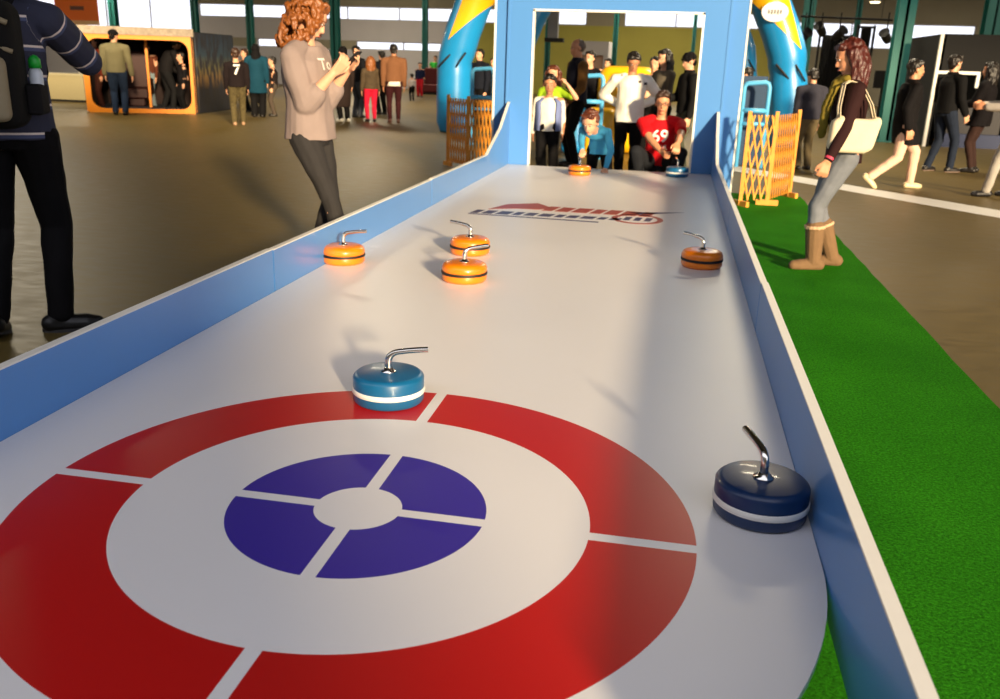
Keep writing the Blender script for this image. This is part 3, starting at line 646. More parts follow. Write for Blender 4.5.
# ------------------------------------------------------------------ people
def RX(a): return Matrix.Rotation(a, 3, 'X')
def RY(a): return Matrix.Rotation(a, 3, 'Y')
def RZ(a): return Matrix.Rotation(a, 3, 'Z')
def ik(a, t, l1, l2, pole):
    a = Vector(a); t = Vector(t); d = t-a; L = min(d.length, (l1+l2)*.995); L = max(L, abs(l1-l2)*1.05+.01); u = d.normalized(); t = a+u*L
    x = (l1*l1-l2*l2+L*L)/(2*L); h = math.sqrt(max(0, l1*l1-x*x)); p = Vector(pole); p = (p-u*p.dot(u)).normalized()
    return a+u*x+p*h, t
SKIN = {k: mat('skin_'+k, c, .5, vary=.06, scale=9) for k, c in (('light', (226, 168, 134)), ('tan', (196, 134, 98)), ('warm', (214, 150, 112)))}
HAIR = {k: mat('hair_'+k, c, .42, vary=.35, scale=60, bump=.4, bscale=90, rgb2=d) for k, c, d in (('black', (32, 24, 20), (12, 10, 9)), ('brown', (70, 40, 22), (34, 20, 12)), ('ginger', (158, 92, 36), (92, 48, 16)), ('auburn', (92, 34, 22), (40, 14, 12)), ('grey', (128, 112, 100), (84, 74, 66)), ('redbrown', (110, 52, 26), (60, 28, 14)))}
EYE = mat('eye_dark', (30, 20, 16), .2); EYEW = mat('eye_white', (226, 220, 214), .3); LIP = mat('lips', (176, 88, 78), .5)
_cm = {}
def cloth(rgb, rough=.85, vary=.12, sc=7, bump=.25, rgb2=None, name='fabric'):
    k = (rgb, rough, vary, sc, bump, rgb2, name)
    if k not in _cm: _cm[k] = mat(name, rgb, rough, vary=vary, scale=sc, bump=bump, bscale=26, rgb2=rgb2); _cm[k].node_tree.nodes['Principled BSDF'].inputs['Specular IOR Level'].default_value = .15
    return _cm[k]
def hand(bm, wr, d, nrm, side, s, curl=.35, spread=.1, thumb=.5):
    """palm and five fingers. d = finger direction, nrm = palm-facing direction, side = thumb side; s = hand length"""
    d = Vector(d).normalized(); nrm = Vector(nrm); nrm = (nrm-d*nrm.dot(d)).normalized(); sd_ = d.cross(nrm); sd_ = sd_ if sd_.dot(Vector(side)) > 0 else -sd_
    for k in (-1.5, -.5, .5, 1.5): cap(bm, wr + sd_*(k*.055*s), wr + d*s*.50 + sd_*(k*.115*s), .085*s, .068*s, 8)
    lens = (.36, .43, .46, .38)                       # little ... index
    for i, L in enumerate(lens):
        o = (-1.5+i); p = wr + d*s*.50 + sd_*(o*.125*s); a = -.1; dirn = (d + sd_*(o*spread)).normalized()
        for j, f in enumerate((.44, .31, .25)):
            a += curl*(1, 1.1, .8)[j] if j else curl*.8 + .05
            v = dirn*math.cos(a) + nrm*math.sin(a); q = p + v*(L*s*f); cap(bm, p, q, s*(.056-.006*j), s*(.051-.006*j), 8); p = q
    p = wr + d*s*.14 + sd_*(.16*s); v = (d*.72 + sd_*(.62) + nrm*.35*thumb).normalized(); q = p + v*.24*s; cap(bm, p - v*.08*s, q, .075*s, .06*s, 8)
    v2 = (d*.9 + sd_*(.25-.4*thumb) + nrm*.5*thumb).normalized(); cap(bm, q, q+v2*.2*s, .058*s, .046*s, 8)
def person(label, loc, rz, H, top, legs, hair=('short', 'black'), skin_='light', vox=.012, pose=None, shoes=(30, 26, 24), female=False, child=0,
           top_kind='shirt', sleeve='long', hem=None, coat=None, legs_kind='trousers', face=True, group=None, bulk=1.0, extras=None, boots=False, seed=0, sole=None, wr=.006):
    """figure facing local +y.  pose lengths are fractions of H"""
    P = dict(pel=(0, 0, .525), lean=0, side=0, twist=0, hy=0, hp=0, hr=(.14, .03, .47), hl=(-.14, .03, .47), er=(.4, -1, -.1), el=(-.4, -1, -.1),
             fr=(.055, .0, .04), fl=(-.055, .0, .04), kr=(.1, 1, 0), kl=(-.1, 1, 0), hdr=None, hdl=None, cr=.35, cl=.35, toe_r=.12, toe_l=-.12, nr=None, nl=None, fpr=0, fpl=0, hroll=0)
    P.update(pose or {})
    V = lambda q: Vector(q)*H
    root = thing('person', label, 'person', loc, rz, group)
    hs = (.140 if not child else .140+.045*child)*H                     # head height
    pel = V(P['pel']); Rt = RZ(P['twist']) @ RY(P['side']) @ RX(-P['lean'])
    Rh = RX(-P['lean']*.35)
    up = Rt @ Vector((0, 0, 1)); rt = Rt @ Vector((1, 0, 0)); fw = Rt @ Vector((0, 1, 0))
    chest_l = .30*H if not child else .285*H
    mid = pel + (Rh @ Vector((0, 0, 1)))*chest_l*.42; neck = mid + up*chest_l*.58
    sw = (.104 if female else .115)*H*bulk
    if child: sw *= .92
    shr = neck + rt*sw - up*.035*H; shl = neck - rt*sw - up*.035*H
    hpr = pel + Rh @ Vector((.052*H, 0, -.015*H)); hpl = pel + Rh @ Vector((-.052*H, 0, -.015*H))
    ua, fa, th, sh = .168*H, .148*H, .242*H, .245*H
    if child: ua *= .95; fa *= .95
    er, hr = ik(shr, V(P['hr']), ua, fa, P['er']); el, hl = ik(shl, V(P['hl']), ua, fa, P['el'])
    kr, ar = ik(hpr, V(P['fr']), th, sh, P['kr']); kl, al = ik(hpl, V(P['fl']), th, sh, P['kl'])
    # head frame
    hb = neck + up*.025*H
    Rhd = RZ(P['twist']*.6 + P['hy']) @ RY(P['hroll']) @ RX(-P['hp'])
    hc = hb + (up*.5 + Rhd @ Vector((0, .12, .5)))*.52*hs
    hd = lambda x, y, z: hc + Rhd @ Vector((x, y, z))*hs
    # ---- body, one continuous surface
    bm = bmesh.new(); b = bulk
    T = lambda p, rx, ry: (p, (rx*H*b, ry*H*b))
    w1, w2 = (.076, .060) if female else (.080, .062)
    seq = [T(pel + Vector((0, 0, -.045*H)), .070, .056), T(pel, .084, .064), T(mid.lerp(pel, .35), w1, w2), T(mid, w1*.96, w2), T(mid.lerp(neck, .5), .084, .066), T(neck - up*.055*H, .086, .060), T(neck - up*.02*H, .055, .042), T(neck+up*.004*H, .034, .034)]
    def torso(bm, seq, g=0.0):
        fr_ = []
        for i, (p, _) in enumerate(seq):
            s = i/(len(seq)-1); x = (Vector((1, 0, 0))*(1-s) + rt*s).normalized(); y = (Vector((0, 1, 0))*(1-s) + fw*s); y = (y - x*y.dot(x)).normalized(); fr_.append((x, y))
        tube(bm, [p for p, _ in seq], [(a_+g, b_+g) for _, (a_, b_) in seq], 20, fr_)
    torso(bm, seq); cap(bm, neck - up*.03*H, hc - (Rhd @ Vector((0, .05, .2)))*hs, .036*H, .031*H if not female else .027*H)
    for s_, e_, h_ in ((shr, er, hr), (shl, el, hl)):
        chain(bm, [neck.lerp(s_, .45) - up*.01*H, s_, s_.lerp(e_, .5), e_, e_.lerp(h_, .35), h_], [.032*H*b, .031*H*b, .027*H*b, .022*H*b, .0225*H*b, .0145*H*b])
    for h_, k_, a_ in ((hpr, kr, ar), (hpl, kl, al)):
        chain(bm, [h_, h_.lerp(k_, .5), k_, k_.lerp(a_, .35), a_], [.052*H*b, .042*H*b, .030*H*b, .030*H*b, .020*H*b]); 
    # skull, jaw, nose, ears
    ell(bm, hd(0, -.05, .13), (.335*hs, .40*hs, .37*hs), Rhd, 20); ell(bm, hd(0, .06, -.14), (.255*hs, .29*hs, .33*hs), Rhd, 18); ell(bm, hd(0, .20, -.40), (.12*hs, .10*hs, .09*hs), Rhd)
    cap(bm, hd(0, .335, .04), hd(0, .405, -.12), .032*hs, .048*hs); cap(bm, hd(-.035, .365, -.13), hd(.035, .365, -.13), .036*hs, .036*hs)
    cap(bm, hd(-.14, .30, .10), hd(.14, .30, .10), .05*hs, .05*hs); cap(bm, hd(-.06, .335, -.265), hd(.06, .335, -.265), .035*hs, .035*hs)
    for s_ in (-1, 1): ell(bm, hd(.335*s_, -.03, -.02), (.035*hs, .085*hs, .13*hs), Rhd)
    # hands and feet
    hl_ = .104*H if not child else .10*H
    for wr_, e_, dk, nk, ck, sx in ((hr, er, 'hdr', 'nr', 'cr', -1), (hl, el, 'hdl', 'nl', 'cl', 1)):
        d_ = (wr_-e_).normalized() if P[dk] is None else Vector(P[dk]); nn = Vector((sx, .1, 0)) if P[nk] is None else Vector(P[nk])
        sdv = Vector((0, 1, .2)) if abs(nn.x) > .6 else Vector((sx, 0, .3))
        hand(bm, wr_, d_, nn, sdv, hl_, P[ck])
    feet = []
    for a_, toe, fp in ((ar, P['toe_r'], P['fpr']), (al, P['toe_l'], P['fpl'])):
        fd = RZ(-toe) @ RX(-fp) @ Vector((0, 1, 0)); dn = RZ(-toe) @ RX(-fp) @ Vector((0, 0, -1))
        heel = a_ + dn*.018*H - fd*.025*H; ball = a_ + dn*.024*H + fd*.060*H; tip = ball + fd*.026*H
        chain(bm, [heel, ball, tip], [.016*H, .016*H, .011*H]); feet.append((a_, heel, ball, tip, fd, dn))
    body = skin('body', bm, SKIN[skin_], root, vox, 2)
    # ---- face
    if face:
        for s_ in (-1, 1):
            bm = bmesh.new(); ell(bm, hd(.125*s_, .318, .035), (.050*hs, .035*hs, .024*hs), Rhd, 10); e_ = obj('eye', bm, EYEW, body, True)
            bm = bmesh.new(); ell(bm, hd(.125*s_, .348, .033), (.028*hs, .016*hs, .029*hs), Rhd, 10); obj('iris', bm, EYE, e_, True)
            bm = bmesh.new(); cap(bm, hd(.07*s_, .362, .13), hd(.19*s_, .325, .125), .014*hs, .010*hs, 6); obj('eyebrow', bm, HAIR[hair[1]], body, True)
        bm = bmesh.new(); ell(bm, hd(0, .372, -.262), (.10*hs, .022*hs, .024*hs), Rhd, 10); obj('lips', bm, LIP, body, True)
        for q in list(body.children): q.parent = body
    # ---- legs
    g = .012*H
    lm = legs if not isinstance(legs, tuple) else cloth(legs, name='trouser_cloth')
    if legs_kind:
        bm = bmesh.new(); torso(bm, seq[:3], g*.7)
        for h_, k_, a_ in ((hpr, kr, ar), (hpl, kl, al)):
            f_ = {'trousers': (.060, .050, .040, .037, .033), 'tight': (.056, .046, .034, .033, .0245), 'wide': (.064, .058, .050, .046, .044)}[legs_kind]
            end = a_ if not boots else k_.lerp(a_, .55)
            chain(bm, [h_ + (k_-h_)*.02, h_.lerp(k_, .5), k_, k_.lerp(a_, .4), k_.lerp(a_, .97 if not boots else .7)], [q*H*b for q in f_])
        skin('trousers', bm, lm, root, vox, 2, wr, 14/H*1.7, seed+3, (1, 1, .8))
    # ---- shoes
    smt = shoes if not isinstance(shoes, tuple) else mat('shoe', shoes, .45, vary=.1)
    for a_, heel, ball, tip, fd, dn in feet:
        bm = bmesh.new()
        if boots:
            k_ = kr if a_ is ar else kl
            chain(bm, [a_.lerp(k_, .62), a_.lerp(k_, .3), a_, heel], [.043*H, .038*H, .034*H, .028*H]); chain(bm, [heel, ball, tip], [.030*H, .029*H, .024*H])
        else: chain(bm, [heel, ball, tip], [.0255*H, .0265*H, .019*H]); cap(bm, a_, heel, .027*H, .024*H)
        for v in bm.verts:                                     # flat underside
            dd = (v.co - a_).dot(dn) - .040*H
            if dd > 0: v.co -= dn*dd
        sh_ = skin('boot' if boots else 'shoe', bm, smt, root, max(.006, vox*.7), 1)
        if sole:
            bm = bmesh.new(); cs = []
            side = fd.cross(dn)
            for q in range(20):
                t_ = 2*PI*q/20; cs.append(heel.lerp(tip, .5) + fd*(math.cos(t_)*((tip-heel).length/2+.024*H)) + side*math.sin(t_)*.028*H)
            base = (a_+dn*.040*H)
            for q in cs: pass
            top_ = [bm.verts.new(q - dn*((q-base).dot(dn)) - dn*.008*H) for q in cs]; bot = [bm.verts.new(q - dn*((q-base).dot(dn))) for q in cs]
            bm.faces.new(top_); bm.faces.new(bot[::-1])
            for q in range(20): bm.faces.new((top_[q], top_[(q+1) % 20], bot[(q+1) % 20], bot[q]))
            obj('sole', bm, mat('sole', sole, .7), sh_)
        if boots:
            k_ = kr if a_ is ar else kl
            bm = bmesh.new(); p0_ = a_.lerp(k_, .60); p1_ = a_.lerp(k_, .66); tube(bm, [p0_, p1_], [.047*H, .047*H], 20); c_ = skin('fleece_cuff', bm, cloth((214, 176, 140), .95, bump=.6), sh_, .006, 2, .004, 60)
    # ---- top
    tm = top if not isinstance(top, tuple) else cloth(top, name='top_cloth')
    g = {'shirt': .010, 'tee': .010, 'loose': .022, 'jacket': .020, 'coat': .024}[top_kind]*H
    hemz = {'shirt': .0, 'tee': .0, 'loose': -.03, 'jacket': -.02, 'coat': -.20}[top_kind] if hem is None else hem
    bm = bmesh.new()
    sq = seq[1:]
    low = pel + (hpr+hpl)*0 + Vector((0, 0, hemz*H)) if hemz < 0 else pel.lerp(mid, hemz*3)
    kneemid = (kr+kl)/2
    if hemz < -.05:
        dr = (kneemid-pel).normalized(); low = pel + dr*(-hemz*H); sq2 = [(low, (.098*H*b, .078*H*b)), (pel.lerp(low, .5), (.094*H*b, .074*H*b))] + sq
    else: sq2 = [(low, (.086*H*b, .068*H*b))] + sq
    sq2 = sq2[:-1] + [(neck - up*.004*H, (.040*H, .040*H))]
    torso(bm, sq2, g)
    ar_ = {'shirt': (.036, .031, .027, .020), 'tee': (.038, .036, .03, .02), 'loose': (.042, .042, .040, .030), 'jacket': (.044, .042, .037, .030), 'coat': (.045, .043, .038, .031)}[top_kind]
    for s_, e_, h_ in ((shr, er, hr), (shl, el, hl)):
        if sleeve == 'long': chain(bm, [neck.lerp(s_, .5)-up*.008*H, s_-up*.004*H, s_.lerp(e_, .5), e_, e_.lerp(h_, .93)], [ar_[0]*H, ar_[0]*H*1.02, ar_[1]*H, ar_[2]*H, ar_[3]*H])
        elif sleeve == 'half': chain(bm, [neck.lerp(s_, .5), s_, s_.lerp(e_, .6), e_, e_.lerp(h_, .30)], [ar_[0]*H, ar_[0]*H, ar_[1]*H*1.05, ar_[2]*H*1.15, ar_[2]*H])
        elif sleeve == 'short': chain(bm, [neck.lerp(s_, .5), s_, s_.lerp(e_, .62)], [ar_[0]*H, ar_[0]*H, ar_[1]*H*1.05])
        else: cap(bm, neck.lerp(s_, .5), neck.lerp(s_, .85), ar_[0]*H, ar_[0]*H*.9)
    if top_kind in ('jacket', 'coat'):                       # collar
        tube(bm, [neck - up*.02*H, neck + up*.03*H], [(.052*H, .052*H), (.046*H, .046*H)], 16, [(rt, fw)]*2)
    top_o = skin('jacket' if top_kind == 'jacket' else 'coat' if top_kind == 'coat' else 'top', bm, tm, root, vox, 2, wr*1.3, 10/H*1.7, seed, (1, 1, .7))
    # ---- hair
    hk, hcv = hair; bm = bmesh.new(); hm = HAIR[hcv]
    if hk in ('short', 'bob', 'long', 'curly'):
        ell(bm, hd(0, -.135, .19), (.375*hs, .40*hs, .375*hs), Rhd, 20); cap(bm, hd(-.17, .16, .38), hd(.19, .17, .37), .14*hs, .12*hs); ell(bm, hd(0, -.25, -.05), (.30*hs, .22*hs, .30*hs), Rhd)
        for s_ in (-1, 1): cap(bm, hd(.33*s_, .02, .22), hd(.335*s_, .02, .06), .06*hs, .04*hs)
    rnd = random.Random(seed+11)
    if hk in ('long', 'bob'):
        L = .75 if hk == 'long' else .35
        for k in range(16):
            a = PI*(-.11 + 1.22*k/15); x, y = math.cos(a)*.36, -.10-math.sin(a)*.34
            p = hd(x, y, .15); q = hd(x*1.12, y*1.05-.03, -.35); r_ = q + Vector((rnd.uniform(-.05, .05), rnd.uniform(-.04, .04), -L))*hs*1.1 + up*0
            chain(bm, [p, q, r_], [.12*hs, .12*hs, .05*hs], 8)
    if hk == 'curly':
        for k in range(420):
            a = rnd.uniform(-.75, PI+.75); z = rnd.uniform(-.95, .5); rr = .40+.12*(1-abs(z)) + rnd.uniform(-.03, .08); x, y = math.cos(a)*rr, -.06-math.sin(a)*rr
            if z > .25: x *= .85; y *= .85
            ell(bm, hd(x, y, z), tuple(rnd.uniform(.045, .085)*hs for _ in range(3)), None, 7)
    if hk == 'cap': ell(bm, hd(0, -.06, .2), (.38*hs, .43*hs, .36*hs), Rhd, 20); cap(bm, hd(-.15, .38, .2), hd(.15, .38, .2), .05*hs, .05*hs); ell(bm, hd(0, -.25, -.08), (.30*hs, .20*hs, .22*hs), Rhd)
    if hk == 'thin': ell(bm, hd(0, -.13, .13), (.36*hs, .385*hs, .36*hs), Rhd, 20)
    if hk == 'hijab':
        ell(bm, hd(0, -.08, .10), (.42*hs, .46*hs, .46*hs), Rhd, 20); chain(bm, [hd(0, -.1, -.2), neck - up*.05*H], [.40*hs, .085*H], 16)
    if hk in ('hijab', 'cap'): hm = cloth((16, 15, 18), name='black_knit')
    nm = {'cap': 'cap', 'hijab': 'headscarf'}.get(hk, 'hair')
    skin(nm, bm, hm, body if False else root, max(.007, vox*.75), 2 if hk != 'curly' else 1, (.012*hs/.22 if hk == 'curly' else .012*hs/.22) if hk != 'hijab' else .004, 45, seed, (1, 1, .35))
    return dict(root=root, H=H, hr=hr, hl=hl, er=er, el=el, shr=shr, shl=shl, neck=neck, pel=pel, mid=mid, up=up, rt=rt, fw=fw, hd=hd, hs=hs, top=top_o, kr=kr, kl=kl, ar=ar, al=al, Rhd=Rhd, body=body)
from mathutils.bvhtree import BVHTree
def decal(po, text, c, d, right, up, size, m, name='printed_number', lift=.004):
    """printed lettering laid on a garment: every vertex is dropped onto the cloth along -d"""
    bm = text_bm(text, size) if text else bmesh.new()
    bmesh.ops.triangulate(bm, faces=bm.faces); bmesh.ops.subdivide_edges(bm, edges=bm.edges, cuts=2)
    bt = BVHTree.FromPolygons([v.co for v in po['top'].data.vertices], [tuple(p.vertices) for p in po['top'].data.polygons])
    c = Vector(c); d = Vector(d).normalized()
    for v in bm.verts:
        o = c + right*v.co.x + up*v.co.y + d*.5; h = bt.ray_cast(o, -d); v.co = (h[0] if h[0] else o-d*.5) + d*lift
    return obj(name, bm, m, po['top'])
def stripes(garment, n, L0, bands, base, colr, name):
    """striped knit: bands follow a per-vertex distance along torso and sleeves"""
    m = mat(name, base, .85, vary=.1, bump=.2, bscale=40); nt = m.node_tree; b = nt.nodes['Principled BSDF']
    a = nt.nodes.new('ShaderNodeAttribute'); a.attribute_name = 'along'
    f = math_node(nt, 'FRACT', math_node(nt, 'DIVIDE', a.outputs['Fac'], L0)); old = b.inputs['Base Color'].links[0].from_socket; cur = old
    for lo, hi, c in bands:
        k = math_node(nt, 'MULTIPLY', math_node(nt, 'GREATER_THAN', f, lo), math_node(nt, 'LESS_THAN', f, hi))
        mx = nt.nodes.new('ShaderNodeMix'); mx.data_type = 'RGBA'; nt.links.new(k, mx.inputs[0]); nt.links.new(cur, mx.inputs[6]); mx.inputs[7].default_value = lin(c); cur = mx.outputs[2]
    nt.links.new(cur, b.inputs['Base Color']); garment.data.materials.clear(); garment.data.materials.append(m); return m
def along_attr(po):
    me = po['top'].data; at_ = me.attributes.new('along', 'FLOAT', 'POINT'); out = []
    for v in me.vertices:
        p = v.co; best = (abs((p-po['mid']).dot(po['rt']))*.0 + ((p - po['mid'].lerp(po['neck'], .5)) - po['up']*(p-po['mid'].lerp(po['neck'], .5)).dot(po['up'])).length*.62, (po['neck']-p).dot(po['up']))
        for s_, e_, h_ in ((po['shr'], po['er'], po['hr']), (po['shl'], po['el'], po['hl'])):
            for a, b, l0 in ((s_, e_, 0), (e_, h_, (e_-s_).length)):
                d = b-a; t = max(0, min(1, (p-a).dot(d)/d.length_squared)); dist = (p-a-d*t).length
                if dist < best[0]: best = (dist, l0 + d.length*((p-a).dot(d)/d.length_squared) + .05)
        out.append(best[1])
    at_.data.foreach_set('value', out)
def face_away(x, y): return math.atan2(-(x-CAM.x), (y-CAM.y))

BLK = cloth((15, 14, 16), name='black_cloth'); JEAN = cloth((34, 42, 58), name='dark_jeans'); CHAR = cloth((52, 50, 50), name='charcoal_denim')
# -- man with a backpack, left foreground
A_ = person('person in a navy jumper with thin white stripes, standing at the left edge', (-2.50, 1.98, 0), math.radians(24), 1.97,
    (24, 28, 44), BLK, ('short', 'brown'), 'light', .0075, dict(hr=(.06, .15, .79), er=(1, -.1, -.9), hl=(-.05, .22, .80), el=(-1, .1, -.8), fr=(.065, -.01, .04), fl=(-.08, -.06, .05), fpl=.25, hp=.15, toe_r=1.35, lean=.03, cr=.6),
    shoes=(18, 17, 18), top_kind='jacket', face=True, seed=1, sole=(60, 58, 58))
along_attr(A_); stripes(A_['top'], 0, .135, ((.42, .50, (222, 206, 196)), (.50, .62, (70, 78, 110))), (46, 48, 68), None, 'striped_jumper')
def in_world(po, p): return Matrix.Translation(po['root'].location) @ Matrix.Rotation(po['root'].rotation_euler.z, 4, 'Z') @ Vector(p)
bp = thing('backpack', 'black and tan backpack worn by the person in the striped jumper at the left edge', 'backpack', in_world(A_, (0, -.02, 0)), A_['root'].rotation_euler.z)
def rounded(name, a, m, par, r=.05):
    o = obj(name, BOX(*a), m, par, True); b = o.modifiers.new('b', 'BEVEL'); b.width = r; b.segments = 4; return o
zc = A_['neck'].z; tan = cloth((150, 138, 112), name='tan_canvas')
rounded('main_bag', (-.17, .17, -.42, -.165, zc-.56, zc+.0), cloth((24, 23, 22), name='black_canvas'), bp, .07)
rounded('front_pocket', (-.14, .14, -.49, -.40, zc-.52, zc-.24), tan, bp, .035)
rounded('top_pocket', (-.12, .12, -.46, -.40, zc-.20, zc-.08), cloth((40, 38, 36), name='dark_canvas'), bp, .03)
for s_ in (-1, 1):
    bm = bmesh.new(); tube(bm, [(.10*s_, -.18, zc-.02), (.115*s_, -.10, zc+.035), (.12*s_, .0, zc+.045), (.125*s_, .10, zc-.02), (.135*s_, .145, zc-.15), (.16*s_, .10, zc-.32), (.17*s_, -.05, zc-.42), (.14*s_, -.18, zc-.45)], [(.028, .012)]*8, 10); obj('strap', bm, BLK, bp, True)
bm = bmesh.new(); tube(bm, [(-.16, -.415, zc-.10), (0, -.43, zc-.03), (.16, -.415, zc-.10)], .012, 8); tube(bm, [(-.165, -.40, zc-.22), (0, -.425, zc-.16), (.165, -.40, zc-.22)], .010, 8); obj('tan_piping', bm, tan, bp, True)
bt_ = thing('drink_bottle', 'small bottle with a green top in the backpack side pocket at the left edge', 'bottle', in_world(A_, (.20, -.22, zc-.42)), 0)
bm = bmesh.new(); lathe(bm, [(0, 0), (.028, 0), (.03, .02), (.03, .11), (.02, .13), (0, .13)], 20); obj('body', bm, mat('pale_plastic', (206, 214, 222), .3), bt_, True)
bm = bmesh.new(); lathe(bm, [(0, .13), (.028, .13), (.026, .17), (.012, .185), (0, .19)], 20); obj('lid', bm, mat('green_plastic', (26, 172, 56), .4), bt_, True)
rounded('side_pocket', (.165, .235, -.30, -.14, zc-.50, zc-.36), cloth((26, 25, 26), name='black_canvas'), bp, .02)

# -- curly haired woman
B_ = person('woman with curly ginger hair in a loose pinkish grey jumper, looking at her phone', (-1.66, 3.74, 0), math.radians(-96), 1.81,
    (148, 132, 127), CHAR, ('curly', 'ginger'), 'light', .0075, dict(hr=(.05, .125, .735), er=(.2, -1, -1), hl=(-.03, .145, .75), el=(-.2, -1, -1), fr=(.055, .17, .04), fl=(-.05, -.03, .04), hp=.5, hy=.35, lean=-.04, cr=.75, cl=.6, hdr=(-.1, .75, .7), hdl=(.2, .8, .6), nr=(-.6, -.5, .6), nl=(.7, -.4, .5)),
    female=True, top_kind='loose', sleeve='half', hem=-.025, legs_kind='tight', seed=2, shoes=(26, 24, 26), boots=False, bulk=1.0, wr=.009)
ph = thing('smartphone', 'black smartphone held up by the curly haired woman', 'phone', in_world(B_, (B_['hr']+B_['hl'])/2 + Vector((0, .085, .075))), math.radians(-96))
Mx = Matrix.Rotation(-.8, 4, 'X')
o = obj('case', BOX(-.036, .036, -.004, .004, -.07, .07, 0, Mx), M['dark'], ph, False); o.modifiers.new('b', 'BEVEL').width = .003
obj('screen', BOX(-.032, .032, -.0048, -.0041, -.062, .062, 0, Mx), mat('phone_screen', (40, 44, 52), .1), ph)
decal(B_, 'To', B_['mid'].lerp(B_['neck'], .62) + B_['rt']*.02, B_['fw'], -B_['rt'], B_['up'], .10, mat('pale_print', (232, 220, 212), .7), 'printed_letters')
# -- woman in boots on the carpet
D_ = person('woman with long auburn hair, grey jeans and tan boots standing on the green carpet', (1.86, 5.02, .012), math.radians(96), 1.67,
    (46, 24, 24), cloth((122, 126, 134), vary=.2, sc=12, name='grey_denim'), ('long', 'auburn'), 'warm', .0075, dict(hr=(.12, -.04, .46), hl=(-.175, .05, .49), el=(-.9, -1, -.1), fr=(.06, -.09, .04), fl=(-.055, .02, .04), hp=.35, lean=.05, pel=(0, -.06, .52), cl=.7, hdl=(0, .25, -1)),
    female=True, shoes=mat('tan_suede', (126, 96, 64), .85, vary=.15, scale=20, bump=.3), boots=True, legs_kind='tight', top_kind='shirt', hem=-.045, seed=5, bulk=1.02, wr=.007)
bg_ = thing('tote_bag', 'cream shoulder bag carried by the woman with long auburn hair', 'bag', in_world(D_, (0, -.02, 0)), D_['root'].rotation_euler.z)
crm = cloth((226, 210, 180), name='cream_leather'); zc = D_['shl'].z
bm = bmesh.new()
ptsb = [(.30, .0), (.315, -.06), (.27, -.30), (.2, -.335), (-.04, -.335), (-.11, -.30), (-.10, -.06), (-.02, 0), (.10, -.03), (.22, -.03)]
prism(bm, [(-.02-q[0]*.95, zc-.20+q[1]) for q in ptsb], -.275, -.165, 'x')
for v in bm.verts: v.co.x = (v.co.x+.22)*.9-.225; v.co.y = (v.co.y+.12)*.86-.07; v.co.z = zc-.17+(v.co.z-zc+.20)*.78
o = obj('bag_body', bm, crm, bg_, True); b = o.modifiers.new('b', 'BEVEL'); b.width = .03; b.segments = 4
for xx in (-.25, -.185):
    bm = bmesh.new(); tube(bm, [(xx, .04, zc-.26), (xx+.01, .055, zc-.12), (xx+.06, .03, zc+.035), (xx+.09, -.02, zc+.055), (xx+.05, -.09, zc+.03), (xx, -.16, zc-.10), (xx, -.21, zc-.24)], [(.016, .005)]*7, 8); obj('handle', bm, crm, bg_, True)
# scarf ends
bm = bmesh.new(); nk = D_['neck']
chain(bm, [nk+Vector((-.07, .05, .01)), nk+Vector((0, .10, -.02)), nk+Vector((.07, .05, .01))], [.035]*3, 8); chain(bm, [nk+Vector((-.03, .11, -.03)), nk+Vector((-.04, .16, -.18)), nk+Vector((-.05, .17, -.38))], [.035, .035, .03], 8)
skin('scarf', bm, cloth((142, 124, 48), rgb2=(90, 78, 30), name='olive_scarf'), D_['root'], .009, 2, .01, 30)
bm = bmesh.new(); tube(bm, [D_['hl'] + (D_['el']-D_['hl']).normalized()*.012, D_['hl'] + (D_['el']-D_['hl']).normalized()*.03], .034, 14); obj('pink_cuff', bm, mat('pink_band', (214, 60, 92), .6), D_['root'])

# -- people behind the gate
PIc = math.pi
W1 = cloth((240, 236, 226), name='white_shirt', vary=.04)
E_ = person('boy in an open pale blue waistcoat over a white shirt, standing at the gate', (-.80, 9.05, 0), PIc+.1, 1.30,
    (236, 232, 222), BLK, ('short', 'black'), 'tan', .008, dict(hr=(.14, -.02, .46), hl=(-.14, -.02, .46), er=(.9, -.7, 0), el=(-.9, -.7, 0), hp=.15), child=.7, top_kind='shirt', hem=-.02, bulk=1.08, seed=6)
bm = bmesh.new(); pe, ne, mi_ = E_['pel'], E_['neck'], E_['mid']
for s_ in (-1, 1):      # open waistcoat: two fronts and a back, built as a thick shell
    rows = []
    for z, w_, d_ in ((pe.z-.02, .158, .122), (mi_.z, .150, .118), (mi_.z+.12, .158, .120), (ne.z-.06, .158, .106), (ne.z-.015, .09, .08)):
        rows.append([Vector((s_*w_*math.sin(a), d_*math.cos(a)*1.0, z)) + Vector((ne.x, (ne.y+pe.y)/2, 0)) for a in [PI*(.20 + .80*k/10) for k in range(11)]])
    vv = [[bm.verts.new(v) for v in r_] for r_ in rows]
    for a_, b_ in zip(vv, vv[1:]):
        for k in range(10): bm.faces.new((a_[k], a_[k+1], b_[k+1], b_[k]))
o = obj('waistcoat', bm, cloth((122, 136, 186), name='waistcoat_cloth'), E_['root'], True); s_ = o.modifiers.new('s', 'SOLIDIFY'); s_.thickness = .012; s_.offset = 1
person('girl with reddish brown hair and bright green top behind the boy in the waistcoat', (-.86, 9.75, 0), PIc-.1, 1.42, (158, 196, 40), CHAR, ('long', 'redbrown'), 'light', .010,
    dict(hl=(-.16, .10, .84), el=(-1, .2, -.6), hr=(.13, .02, .46), cl=.6), female=True, child=.4, sleeve='short', top_kind='tee', seed=7)
Fm = person('grey haired man in a dark padded waistcoat with brown sleeves, side on behind the gate', (-.72, 11.3, 0), math.radians(118), 1.80, (26, 28, 44), BLK, ('thin', 'grey'), 'warm', .010,
    dict(hl=(-.14, .12, .52), hp=.1), top_kind='jacket', sleeve='none', seed=8)
